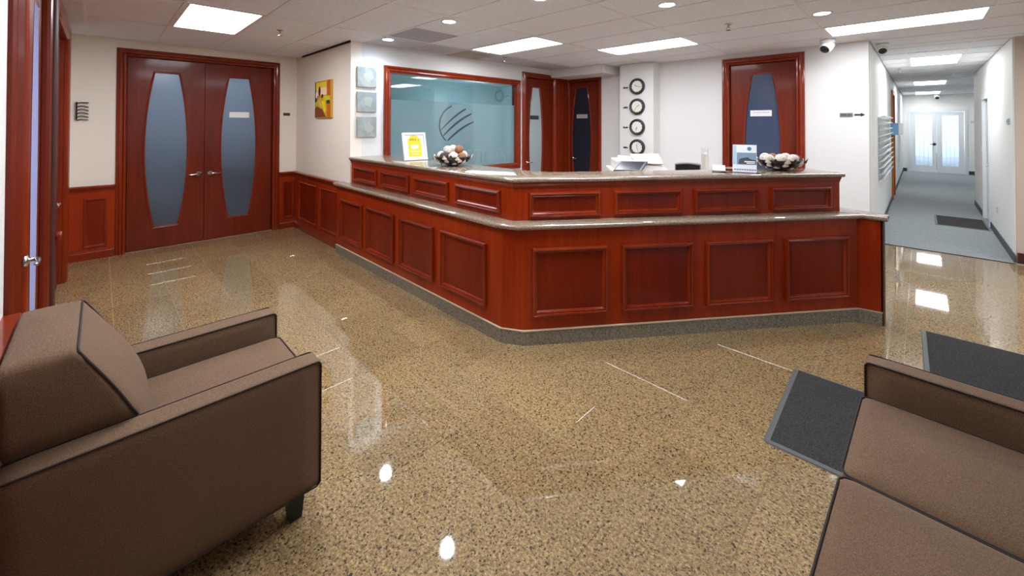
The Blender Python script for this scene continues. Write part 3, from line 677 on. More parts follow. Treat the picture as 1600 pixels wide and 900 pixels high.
# mailbox slots
t = thing('wall_pigeonholes', 'white wall-mounted rack of document slots on the corridor left wall', 'rack', (-.47,10.05,.80))
MB().box(0,.008,-1.5,1.5,0.02,1.03).build('back_panel', mat('pigeonhole_back',(170,172,170),.6), t)
for k in range(11):
    z = .02+k*.099
    MB().add([(.0,-1.5,z),(.075,-1.5,z+.035),(.075,1.5,z+.035),(0,1.5,z),(.0,-1.5,z+.012),(.075,-1.5,z+.048),(.075,1.5,z+.048),(0,1.5,z+.012)],[(0,1,2,3),(4,5,6,7),(0,1,5,4),(1,2,6,5),(2,3,7,6),(3,0,4,7)]).build('shelf', PAINTW, t)
MB().box(-.47,-.455,7.42,7.54,1.12,1.25)
t = thing('light_switch', 'white switch plate on the corridor left wall before the document rack', 'switch', (-.47,7.75,1.33))
MB().box(0,.008,-.06,.06,-.06,.06).build('plate', WHITE, t, bevel=.002); MB().box(.008,.014,-.018,.018,-.03,.03).build('rocker', PAPER, t)
t = thing('light_switch', 'white switch plate on the corridor right wall past the white door', 'switch', (.82,11.7,1.25))
MB().box(-.008,0,-.06,.06,-.06,.06).build('plate', WHITE, t, bevel=.002); MB().box(-.014,-.008,-.018,.018,-.03,.03).build('rocker', PAPER, t)
t = thing('thermostat', 'small grey-blue thermostat high on the corridor right wall near its corner', 'thermostat', (.82,8.35,1.75))
MB().box(-.02,0,-.06,.06,-.04,.04).build('body', mat('thermostat_blue',(170,190,196),.4), t, bevel=.004); MB().box(-.023,-.02,-.035,.01,-.015,.02).build('display', GREYP, t)
t = thing('outlet', 'white electrical outlet low on the corridor right wall', 'outlet', (.82,9.6,.42))
MB().box(-.006,0,-.04,.04,-.06,.06).build('plate', WHITE, t, bevel=.002)
for z in (-.025,.025): MB().box(-.009,-.006,-.014,.014,z-.014,z+.014).build('socket', GREYP, t)
t = thing('projecting_sign', 'small blue and white sign projecting from the corridor left wall', 'sign', (-.47,12.4,1.62))
MB().box(0,.13,-.006,.006,-.13,.13).build('sign_blade', mat('blue_sign',(120,165,205),.5), t); MB().box(.13,.2,-.012,.012,-.13,.13).build('sign_edge', PAPER, t)
# direction sign with arrow on back wall
t = thing('direction_sign', 'small grey wall sign with a black arrow pointing to the corridor', 'sign', (-.665,7.0,1.838))
MB().box(-.1,.035,-.008,0,-.026,.026).build('plate', GREYP, t)
b = MB()
for x in (-.085,-.065,-.045,-.015,.003): b.box(x,x+.013,-.0095,-.008,-.008,.01)
b.build('print', DARK, t)
MB().add([(.05,-.004,-.011),(.115,-.004,-.011),(.115,-.004,-.026),(.16,-.004,0),(.115,-.004,.026),(.115,-.004,.011),(.05,-.004,.011)],[(0,1,2,3,4,5,6)]).build('arrow', BLACK, t)

# ---------------------------------------------------------------- reception desk
UX, UY = math.cos(math.radians(52.8)), math.sin(math.radians(52.8)); NX, NY = UY, -UX
def RB(t, off): return (-2.196+UX*t+NX*off, 2.296+UY*t+NY*off)
def cross_left(yl, off): # t where right line (offset) meets y = yl
    return (yl-(2.296+NY*off))/UY
desk = thing('reception_desk', 'cherry wood two-tier angled reception desk with granite tops and raised panels', 'desk', (-2.2,2.3,0))
DM = Matrix.Translation((2.2,-2.3,0))
def dk(o, parent=None):
    o.parent = parent or desk
    if parent is None:
        o.location = (2.2,-2.3,0)
    return o
def tc(off, yl): return cross_left(yl, off)
# lower carcass
P_low = [(-5.5,2.23),(-2.33,2.23),RB(.03,0),RB(2.97,0),(-.245,4.695),(-.235,4.79),(-.50,4.86),RB(2.97,-.55),RB(.25,-.55),(-5.3,2.83),(-5.3,2.321),(-5.5,2.321)]
dk(MB().prism(P_low, .11, .89).build('lower_body', WOOD, None))
P_base = [(-5.5,2.22),(-2.335,2.22),RB(.03,.012),RB(2.975,.012),(-.238,4.687),(-.235,4.78),(-.50,4.84),RB(2.97,-.53),RB(.25,-.53),(-5.3,2.80),(-5.3,2.321),(-5.5,2.321)]
dk(MB().prism(P_base, 0, .112).build('plinth', PLINTH, None))
cap_strip = [(-5.5,2.218),(-2.335,2.218),RB(.03,.014),RB(2.975,.014),(-.236,4.685)]
gb = MB(); sweep(gb, cap_strip, [(0,.108),(-.003,.108),(-.003,.114),(0,.116),(.014,.116)], frame((0,0,0),(1,0,0),(0,1,0)), closed=False)
dk(gb.build('grout_line', GROUT, None))
def slab(outer_front, poly_back, z0, z1, over, name, mt):
    # bullnosed slab: full polygon stacked with offsets
    poly = outer_front+poly_back; h = z1-z0; nf = len(outer_front)
    rings = []
    for k in range(7):
        a = math.pi*k/6; zz = z0+h*(1-math.cos(a))/2; off = (h/2)*math.sin(a)-h/2
        fr = offs(outer_front, -off, False)
        rings.append([(p[0],p[1],zz) for p in fr]+[(p[0],p[1],zz) for p in poly_back])
    b = MB(); b.loft(rings); return dk(b.build(name, mt, None, 'auto'))
slab([(-5.52,2.185),(-2.355,2.185),RB(-.02,.045),RB(2.99,.045),(-.20,4.645)], [(-.195,4.80),(-.48,4.89),RB(2.97,-.56),RB(.25,-.56),(-5.3,2.84),(-5.3,2.322),(-5.52,2.322)], .89, .93, 0, 'ledge', GRAN)
# end return with dark edge
dk(MB().prism([(-.237,4.70),(-.228,4.70),(-.222,4.79),(-.235,4.80)], .0, .89).build('end_panel', mat('dark_and_shaded_cherry',(66,20,15)), None))
tU = tc(-.12, 2.34)
P_up = [(-5.3,2.34),(RB(tU,-.12)),RB(2.93,-.12),RB(2.93,-.42),RB(.2,-.42),(-5.3,2.72)]
dk(MB().prism(P_up, .93, 1.2).build('upper_body', WOOD, None))
# cornice moulding under the top slab
pth = [(-5.3,2.34),RB(tU,-.12),RB(2.93,-.12)]
b = MB(); sweep(b, pth, [(0,1.19),(-.006,1.19),(-.008,1.205),(-.02,1.225),(-.022,1.235),(0,1.235)], frame((0,0,0),(1,0,0),(0,1,0)), closed=False)
dk(b.build('cornice', WOODM, None))
dk(MB().prism(P_up, 1.2, 1.236).build('top_support', WOODM, None))
slab([(-5.3,2.30),(-2.40,2.30),RB(-.04,-.085),RB(2.955,-.085)], [RB(2.955,-.50),RB(.35,-.50),(-2.62,2.82),(-5.3,2.82)], 1.235, 1.272, 0, 'counter_top', GRAN)
# panels
def desk_panel(F, a0, a1, z0, z1, name):
    pm = sweep(MB(), rect(a0,a1,z0,z1), [(0,0),(0,.016),(.004,.028),(.014,.033),(.020,.030),(.022,.020),(.028,.022),(.034,.018),(.042,.003),(.042,0)], F).build(name, WOODM, None); dk(pm)
    flat(rect(a0+.038,a1-.038,z0+.038,z1-.038), F, 0, .003).build('field', WOODP, pm)
FLb = frame((0,2.23,0),(1,0,0),(0,0,1)); FLu = frame((0,2.34,0),(1,0,0),(0,0,1))
FRb = frame((-2.196,2.296,0),(UX,UY,0),(0,0,1)); FRu = frame((-2.196-.12*NX,2.296-.12*NY,0),(UX,UY,0),(0,0,1))
for k in range(4):
    desk_panel(FLb, -5.35+.7425*k, -4.73+.7425*k, .225, .735, 'lower_panel')
    desk_panel(FLu, -5.18+.71*k, -4.585+.71*k, .975, 1.155, 'upper_panel')
    desk_panel(FRb, .095+.725*k, .70+.725*k, .22, .745, 'lower_panel')
    desk_panel(FRu, .09+.714*k, .685+.714*k, .955, 1.155, 'upper_panel')

# ---------------------------------------------------------------- things on the counter
TOP = 1.272
# photo frame
pf = thing('picture_frame', 'white frame with a yellow smiling poster, standing on the counter', 'frame', (-4.25,2.66,TOP+.001), 0)
tilt = math.radians(14); rzf = math.radians(84)
uu = Vector((math.cos(rzf),math.sin(rzf),0)); back = Vector((-math.sin(rzf),math.cos(rzf),0))
vv = Vector((0,0,1))*math.cos(tilt)+back*math.sin(tilt)
FF = frame((0,0,.002),uu,vv)
W_, H_ = .15, .335
sweep(MB(), rect(-W_,W_,0,H_), [(0,-.012),(0,.006),(.006,.01),(.026,.008),(.03,0),(.03,-.012)], FF).build('frame', WHITE, pf)
flat(rect(-W_+.012,W_-.012,.012,H_-.012), FF, -.010, .006).build('poster', PAPER, pf)
ypoly = [(-.085,.045),(.085,.045),(.085,.26),(.06,.27),(.045,.295),(.0,.305),(-.045,.295),(-.06,.27),(-.085,.26)]
flat(ypoly, FF, -.0035, .0008).build('print', mat('poster_yellow',(226,204,20),.5), pf)
mouth = [(.055*math.cos(a), .185+.05*math.sin(a)) for a in [math.pi+math.pi*i/12 for i in range(13)]]
flat(mouth, FF, -.0025, .0008).build('print', PAPER, pf)
def tm_(F, a, b_, c):
    o = Vector(F(a,b_,c)); return basis(o, Vector(F(1,0,0))-Vector(F(0,0,0)), Vector(F(0,1,0))-Vector(F(0,0,0)))
text('lettering', 'SMILE :)', .036, mat('poster_brown',(90,50,10),.5), pf, tm_(FF,0,.25,-.002), .0003)
text('lettering', "YOU'RE ON", .026, PAPER, pf, tm_(FF,0,.105,-.002), .0003)
text('lettering', 'CAMERA', .024, PAPER, pf, tm_(FF,0,.072,-.002), .0003)
MB().add([tuple(back*.03+Vector((0,0,.15))), tuple(back*.11), tuple(back*.035+Vector((0,0,.15))), tuple(back*.115), tuple(uu*.03+back*.03+Vector((0,0,.15))), tuple(uu*.03+back*.11)],[(0,1,5,4),(0,2,3,1)]).build('easel_strut', WHITE, pf)
# bowls
PET1 = mat('petal_cream', (226,214,196), .6); PET2 = mat('petal_dark', (48,38,32), .5)
BALLC = mat('ball_cream', (232,220,204), .75); q = NT(BALLC); vo = q.n('ShaderNodeTexVoronoi', i_Scale=70, feature='DISTANCE_TO_EDGE'); q.l(q.coords(), vo.inputs['Vector']); rr = q.ramp(vo.outputs[0], [(0.0,(150,130,110)),(0.12,(236,226,212))]); q.l(rr.outputs[0], q.b.inputs['Base Color']); q.bump(vo.outputs[0], .5, .004)
BALLB = mat('ball_brown', (150,98,62), .7); BALLD = mat('ball_dark', (60,48,42), .7)
def ball_mesh(r, mt):
    me = bpy.data.meshes.new('decor_ball'); bm = bmesh.new(); bmesh.ops.create_icosphere(bm, subdivisions=3, radius=r)
    for v in bm.verts: v.co *= 1+.025*math.sin(v.co.x*160)*math.sin(v.co.y*140+1)*math.sin(v.co.z*150)
    bm.to_mesh(me); bm.free(); me.materials.append(mt); me.polygons.foreach_set('use_smooth',[True]*len(me.polygons)); return me
def bowl(loc, label, rad, seed, where, tall=True):
    rr_ = random.Random(seed); t = thing('decor_bowl', label, 'bowl', loc, 0, 'decorative bowls on the counter')
    k = rad/.2
    MB().lathe([(.001,.004),(.055*k,.0),(.06*k,.004),(.05*k,.012),(.12*k,.035),(.17*k,.07),(.195*k,.098),(.188*k,.10),(.16*k,.078),(.11*k,.046),(.001,.026)], n=32, cap=False).build('bowl_body', PET2, t, True)
    for ring, (nr, r0, z0, r1, z1) in enumerate(((12,.07*k,.018,.13*k,.045),(15,.11*k,.035,.178*k,.078),(17,.15*k,.062,.212*k,.112))):
        for i in range(nr):
            a = 2*math.pi*(i+.5*ring)/nr+rr_.uniform(-.06,.06); wd = .028*k
            ca, sa = math.cos(a), math.sin(a); e1 = Vector((-sa,ca,0)); d_ = Vector((ca,sa,0)); lift = .012
            A = d_*r0+Vector((0,0,z0-.006)); B = d_*r1+Vector((0,0,z1+rr_.uniform(-.004,.01))); M_ = (A+B)/2+d_*lift-Vector((0,0,.008))
            b = MB(); b.add([tuple(A), tuple(M_-e1*wd), tuple(B), tuple(M_+e1*wd), tuple(M_+d_*.006-Vector((0,0,.006)))],[(0,1,4),(1,2,4),(2,3,4),(3,0,4),(0,3,2,1)])
            b.build('petal', PET1 if (i+ring)%2 else PET2, t)
    MBc = [ball_mesh(.045*k, BALLC), ball_mesh(.045*k, BALLB), ball_mesh(.045*k, BALLD)]
    pos = []
    n1 = 7
    for i in range(n1):
        a = 2*math.pi*i/n1+seed; pos.append((.118*k*math.cos(a), .118*k*math.sin(a), (.098+.006*(i%2))*k))
    pos += [(.003,.0,.100*k),(.058*k,.04*k,.168*k),(-.055*k,.045*k,.166*k),(.0,-.065*k,.164*k)][:4 if tall else 1]
    kinds = [0,0,2,0,1,0,0,0,1,0,0]
    tp = ['cream','cream','dark','cream','brown','cream','cream','cream','brown','cream','cream']
    for i, p in enumerate(pos):
        o = bpy.data.objects.new('decor_ball', MBc[kinds[i]]); COL.objects.link(o); o.location = (loc[0]+p[0], loc[1]+p[1], loc[2]+p[2]); o.rotation_euler = (rr_.random()*3, rr_.random()*3, rr_.random()*3)
        lab = {0:'cream woven ball in the %s', 1:'brown woven ball in the %s', 2:'dark woven ball in the %s'}[kinds[i]] % where
        tag(o, lab, 'ball', '%s balls in the %s' % (tp[i], where))
    return t
bowl((-3.46,2.60,TOP+.001), 'petalled bowl of balls on the counter beside the yellow framed poster', .20, 3, 'bowl near the yellow framed poster')
bowl((-.955,4.60,TOP+.001), 'petalled bowl of balls on the counter right end beside the flyer stand', .21, 5, 'bowl at the right end of the counter', False)
# flyer stand (sits facing the viewer)
t = thing('flyer_stand', 'clear stand holding a white and blue property flyer on the counter', 'leaflet', (-1.12,4.08,TOP+.001), math.radians(14))
vv = Vector((0,math.sin(math.radians(12)),math.cos(math.radians(12)))); Ff = frame((0,0,.006),(.82,0,0),vv*.9)
flat(rect(-.115,.115,0,.275), Ff, -.003, .002).build('flyer', PAPER, t)
flat(rect(-.075,.112,.075,.195), Ff, .0, .0006).build('print', mat('flyer_photo',(128,150,168),.5), t)
flat([(-.06,.08),(.108,.08),(.108,.12),(.05,.135),(.03,.15),(-.02,.14),(-.05,.13)], Ff, .0008, .0006).build('print', mat('flyer_dark_print',(62,66,76),.5), t)  # dark area of the printed picture
flat(rect(-.112,-.08,.075,.27), Ff, .0, .0006).build('print', mat('flyer_side',(186,206,224),.5), t)
flat([(.045+.022*math.cos(a), .235+.022*math.sin(a)) for a in [2*math.pi*i/16 for i in range(16)]], Ff, .0, .0006).build('emblem', mat('flyer_blue',(96,160,200),.5), t)
flat([(.030,.243),(.037,.246),(.045,.234),(.056,.246),(.061,.243),(.046,.222)], Ff, .0008, .0006).build('emblem_mark', DARK, t)
b = MB()
for k in range(9): b.add([Ff(-.10+.024*k,.018,.001),Ff(-.082+.024*k,.018,.001),Ff(-.082+.024*k,.030,.001),Ff(-.10+.024*k,.030,.001)],[(0,1,2,3)])
b.build('print', mat('flyer_text',(110,110,150),.5), t)
flat(rect(.0,.10,.10,.111), Ff, .0016, .0005).build('print', PAPER, t); flat(rect(.02,.10,.085,.094), Ff, .0016, .0005).build('print', PAPER, t)
b = MB(); b.add([Ff(-.125,0,.014),Ff(.125,0,.014),Ff(.125,.2,.014),Ff(-.125,.2,.014)],[(0,1,2,3)]); b.box(-.125,.125,-.03,.06,-.001,.003); b.build('acrylic_holder', GL_THIN, t)
# card holder
t = thing('card_holder', 'small black holder with white business cards on the counter', 'card holder', (-1.30,3.97,TOP+.001), math.radians(20))
MB().tube([(-.05,-.03,.004),(-.05,.03,.006),(-.05,.03,.05),(-.05,-.01,.012)], .004, 6).tube([(.05,-.03,.004),(.05,.03,.006),(.05,.03,.05),(.05,-.01,.012)], .004, 6).tube([(-.05,-.03,.004),(.05,-.03,.004)], .004, 6).build('wire_holder', BLACK, t, True)
MB().add([(-.052,-.02,.010),(.052,-.02,.010),(.052,.028,.052),(-.052,.028,.052),(-.052,-.028,.018),(.052,-.028,.018),(.052,.018,.062),(-.052,.018,.062)],[(0,1,2,3),(4,5,6,7),(0,1,5,4),(1,2,6,5),(2,3,7,6),(3,0,4,7)]).build('business_cards', PAPER, t)
# oval dish partly hidden behind flyer
t = MB().lathe([(.001,.0),(.05,.0),(.085,.012),(.09,.016),(.085,.018),(.05,.008),(.001,.006)], n=24).build('dish', mat('brown_dish',(150,108,88),.4), None, True); t.location = (-1.29,4.28,TOP+.001); tag(t, 'flat brown dish behind the flyer stand on the counter', 'dish')
# pens beside left bowl
t = thing('pen', 'black pen lying on the counter behind the left bowl', 'pen', (-3.86,2.72,TOP+.009)); MB().tube([(0,0,0),(.12,.06,0)], .008, 8).build('barrel', BLACK, t, True); MB().tube([(.12,.06,0),(.145,.0725,0)], [.007,.001], 8).build('tip', CHROME, t, True)
t = thing('pen', 'black pen standing in a small holder behind the left bowl', 'pen', (-3.72,2.76,TOP)); MB().lathe([(.03,0),(.032,.03),(.02,.034)], n=16).build('holder', BLACK, t); MB().tube([(0,0,.03),(.04,-.02,.09)], .006, 8).build('barrel', BLACK, t, True)

# ---------------------------------------------------------------- behind the desk
t = thing('office_copier', 'large white office copier with angled dark touch panel behind the desk', 'copier', (-2.72,5.10,0), math.radians(38))
CP = mat('copier_white',(226,220,212),.45)
MB().box(-.36,.36,-.30,.34,.06,.78).build('paper_cabinet', CP, t, bevel=.01)
for k in range(3): MB().box(-.33,.33,-.312,-.30,.1+.22*k,.3+.22*k).build('drawer', WHITE, t, bevel=.004)
MB().box(-.36,.36,-.10,.34,.78,1.08).build('rear_housing', CP, t, bevel=.012)
MB().box(-.36,.36,-.30,.34,1.02,1.12).build('scanner_bed', CP, t, bevel=.012)
b = MB(); b.add([(-.20,-.26,1.12),(.36,-.26,1.12),(.36,.32,1.12),(-.20,.32,1.12),(-.20,-.22,1.19),(.30,-.22,1.17),(.34,.32,1.23),(-.20,.32,1.27)],[(0,1,2,3),(4,5,6,7),(0,1,5,4),(1,2,6,5),(2,3,7,6),(3,0,4,7)]); b.build('document_feeder', CP, t, bevel=.01)
b = MB(); b.add([(-.05,-.24,1.20),(.30,-.24,1.19),(.34,.2,1.29),(-.05,.2,1.28),(-.05,-.24,1.215),(.30,-.24,1.205),(.34,.2,1.305),(-.05,.2,1.295)],[(0,1,2,3),(4,5,6,7),(0,1,5,4),(1,2,6,5),(2,3,7,6),(3,0,4,7)]); b.build('feeder_tray', mat('copier_grey',(196,190,182),.5), t, bevel=.004)
MB().box(-.30,-.06,-.2,.25,1.12,1.24).build('feeder_cover', CP, t, bevel=.015)
b = MB(); b.add([(-.36,-.50,1.14),(-.02,-.50,1.14),(.10,-.28,1.235),(-.24,-.28,1.235),(-.36,-.49,1.12),(-.02,-.49,1.12),(.10,-.27,1.215),(-.24,-.27,1.215)],[(0,1,2,3),(4,5,6,7),(0,1,5,4),(1,2,6,5),(2,3,7,6),(3,0,4,7)]); pn = b.build('control_panel', BLACK, t, bevel=.004)
b = MB(); b.add([(-.325,-.482,1.1495),(-.045,-.482,1.1495),(.055,-.30,1.2285),(-.225,-.30,1.2285)],[(0,1,2,3)]); b.build('touch_screen', mat('screen_dark',(40,44,52),.15), pn)
t = thing('low_cabinet', 'white low cabinet hidden behind the reception desk', 'cabinet', (-1.90,5.22,0), math.radians(52.8))
MB().box(-.30,.36,-.2,.16,.0,1.10).build('cabinet_body', PAINTW, t, bevel=.006)
for x in (-.295,.035): MB().box(x,x+.32,-.215,-.2,.04,1.06).build('cabinet_door', WHITE, t, bevel=.003)
t = thing('desk_organizer', 'round-topped black organizer with grey rim behind the desk', 'organizer', (-2.03,5.10,1.1005), math.radians(22))
b = MB(); N_ = 20
sh = lambda r: [(-r,0)]+[(-r,.125)]+[(-r+2*r*i/12, .125+.016*math.sin(math.pi*i/12)) for i in range(1,12)]+[(r,.125),(r,0)]
o1, o2 = sh(.145), [(x*.92, z*.9) for x, z in sh(.145)]
n = len(o1); b.add([(x,-.08,z) for x, z in o1]+[(x,.08,z) for x, z in o1], [(i,(i+1)%n,n+(i+1)%n,n+i) for i in range(n)]+[tuple(range(n,2*n))])
b.add([(x,-.08,z) for x, z in o1]+[(x,-.08,z) for x, z in o2], [(i,(i+1)%n,n+(i+1)%n,n+i) for i in range(n)])
b.build('shell', mat('grey_shell',(140,138,134),.4), t)
flat(o2, frame((0,-.06,0),(1,0,0),(0,0,1)), 0, .002).build('opening', BLACK, t)
t = thing('glass_tube', 'tall clear cylinder filled with cream paper cups behind the desk', 'vase', (-1.90,5.30,1.1005))
MB().lathe([(.040,.0),(.042,.0),(.042,.30),(.050,.31),(.046,.312),(.038,.30),(.038,.004)], n=24, cap=False).build('tube', GL_THIN, t, True)
MB().lathe([(.001,.005),(.035,.005),(.035,.24),(.001,.24)], n=20).build('paper_cups', mat('cream_paper',(226,212,196),.6), t, 'auto')
# clocks
CR = mat('clock_rim',(46,44,44),.4)
ang = [(300,100),(60,215),(200,190),(0,160)]
names = ['topmost','second from top','third from top','lowest']
for i, z in enumerate((2.385,2.025,1.663,1.303)):
    t = thing('wall_clock', 'round dark-rimmed white clock on the pilaster, %s of the four' % names[i], 'clock', (-3.565,6.75,z), 0, 'world clocks on the pilaster')
    MB().lathe([(.10,0),(.142,0),(.145,.02),(.140,.045),(.128,.055),(.116,.052),(.112,.03),(.10,.028)], axis='y', n=40, cap=False).build('rim', CR, t, True)
    MB().lathe([(.001,.01),(.118,.01),(.118,.028),(.001,.029)], axis='y', n=40).build('dial', mat('clock_dial',(228,226,214),.5), t)
    b = MB()
    for k in range(12):
        a = math.pi*k/6; cx, cz = .098*math.sin(a), .098*math.cos(a); b.box(cx-.005,cx+.005,-.031,-.0295,cz-.007,cz+.007)
    b.build('hour_marks', DARK, t)
    for (L_, wd), a in zip(((.055,.0045),(.08,.003)), ang[i]):
        a = math.radians(a); dx, dz = math.sin(a), math.cos(a); px_, pz_ = dz*wd, -dx*wd
        MB().add([(px_,-.033,pz_),(-px_,-.033,-pz_),(dx*L_-px_,-.033,dz*L_-pz_),(dx*L_+px_,-.033,dz*L_+pz_)],[(0,1,2,3)]).build('hand', BLACK, t)
    pnm = thing('clock_plaque', 'small dark city skyline plaque left of the %s clock' % names[i].replace(' from top',''), 'plaque', (-3.80,6.75,z-.02), 0, 'skyline plaques beside the clocks')
    b = MB(); b.box(-.05,.045,-.006,0,-.006,.004)
    rr_ = random.Random(i); mt_ = BLACK if i in (3,) else DARK
    for k in range(7): hh = (.008+.018*rr_.random())*(1.6 if i == 1 and k in (3,4) else 1); b.box(-.045+.013*k,-.035+.013*k,-.006,0,.003,.004+hh)
    b.build('skyline', mt_, pnm)
# pictures
pc = thing('painting', 'yellow and orange abstract landscape canvas on the picture wall', 'picture', (-6.165,2.32,2.065))
MB().box(-.295,.295,-.035,0,-.27,.27).build('canvas', mat('paint_ochre',(206,160,20),.5), pc, bevel=.004)
Fp = frame((0,-.035,0),(1,0,0),(0,0,1))
def blob(cx, cz, rx, rz, n=20): return [(cx+rx*math.cos(2*math.pi*i/n), cz+rz*math.sin(2*math.pi*i/n)) for i in range(n)]
PR_ = [(rect(-.25,.15,.08,.25),(240,205,60)),(rect(-.2,.15,.06,.17),(250,225,175)),(rect(.17,.29,-.26,.265),(198,92,24)),(rect(-.29,-.26,-.1,.26),(40,50,40)),
 ([(-.29,-.13),(-.2,-.1),(0,-.15),(.13,-.26),(-.29,-.262)],(130,62,24)),([(-.28,.0),(-.05,.02),(.05,-.1),(.12,-.24),(0,-.13),(-.2,-.08),(-.28,-.1)],(190,196,30)),
 ([(0,.05),(.28,.04),(.28,-.02),(.05,-.03)],(214,200,50)),([(-.05,-.02),(.1,-.03),(.14,-.18),(.08,-.2)],(248,214,20)),(blob(-.11,.12,.045,.07),(90,24,20)),(blob(-.0,.045,.04,.03),(84,24,24)),
 (rect(.16,.27,-.07,-.02),(24,64,40)),(blob(-.24,.0,.04,.04),(24,50,34)),(blob(-.16,.02,.06,.03),(196,110,70)),(blob(-.22,.07,.035,.05),(240,225,220)),([(-.16,-.0),(-.1,.03),(.0,-.1),(-.06,-.11)],(236,180,110))]
for i, (pl_, c_) in enumerate(PR_): flat(pl_, Fp, .0004*(i+1), .0004).build('painted_shape', mat('paint_%d' % i, c_, .5), pc)
PALE = mat('pale_canvas',(176,188,186),.6); q = NT(PALE); nz = q.n('ShaderNodeTexNoise', i_Scale=7, i_Detail=4); q.l(q.wcoords(), nz.inputs['Vector']); rr = q.ramp(nz.outputs[0], [(0.45,(140,150,150)),(0.6,(160,164,158)),(0.7,(170,168,158))]); q.l(rr.outputs[0], q.b.inputs['Base Color'])
for i, z in enumerate((2.335,2.0,1.665)):
    t = thing('canvas_print', 'pale blue-grey square canvas beside the interior window, %s of three' % ('top','middle','bottom')[i], 'picture', (-5.3,2.535,z), 0, 'pale square canvases')
    MB().box(0,.03,-.135,.135,-.135,.135).build('canvas', PALE, t, bevel=.003)
    rr_ = random.Random(20+i); n_ = 14; ph = [rr_.uniform(.5,1) for _ in range(n_)]
    pl_ = [(.02+.075*ph[k]*math.cos(2*math.pi*k/n_), .0+.1*ph[k]*math.sin(2*math.pi*k/n_)) for k in range(n_)]
    flat(pl_, frame((.03,0,0),(0,1,0),(0,0,1)), .0004, .0004).build('painted_shape', mat('pale_cream',(166,170,160),.6), t)

# ---------------------------------------------------------------- upholstery
def cushion(c, h, r, bulge=(0,0,0), n=14, rot=None, taper=None):
    """rounded pillowed box centred c, half sizes h, corner radius r"""
    bm = bmesh.new(); bmesh.ops.create_cube(bm, size=2); bmesh.ops.subdivide_edges(bm, edges=bm.edges, cuts=n, use_grid_fill=True)
    hs = Vector(h); out = []
    for v in bm.verts:
        u = v.co.copy()
        # concentrate vertices at the edges
        w_ = Vector([math.copysign(1-(1-abs(a))**1.0, a) for a in u]); p = Vector((w_.x*hs.x, w_.y*hs.y, w_.z*hs.z))
        q_ = Vector([max(-(hs[i]-r), min(hs[i]-r, p[i])) for i in range(3)]); d = p-q_
        if d.length > 1e-9: p = q_+d.normalized()*r
        if bulge[2]: p.z += math.copysign(1, u.z)*bulge[2]*(1-u.x**2)*(1-u.y**2)*(abs(u.z) > .98)
        if bulge[1]: p.y += math.copysign(1, u.y)*bulge[1]*(1-u.x**2)*(1-u.z**2)*(abs(u.y) > .98)
        if bulge[0]: p.x += math.copysign(1, u.x)*bulge[0]*(1-u.y**2)*(1-u.z**2)*(abs(u.x) > .98)
        if taper: p = taper(p, u)
        if rot: p = rot @ p
        v.co = p+Vector(c)
    b = MB(); bm.verts.ensure_lookup_table(); b.v = [tuple(v.co) for v in bm.verts]; b.f = [tuple(v.index for v in f.verts) for f in bm.faces]; bm.free(); return b
def rrect(a0, a1, b0, b1, r, n=6):
    out = []
    for cx, cy, s_ in ((a1-r,b0+r,-90),(a1-r,b1-r,0),(a0+r,b1-r,90),(a0+r,b0+r,180)):
        for i in range(n+1): a = math.radians(s_+90*i/n); out.append((cx+r*math.cos(a), cy+r*math.sin(a)))
    return out
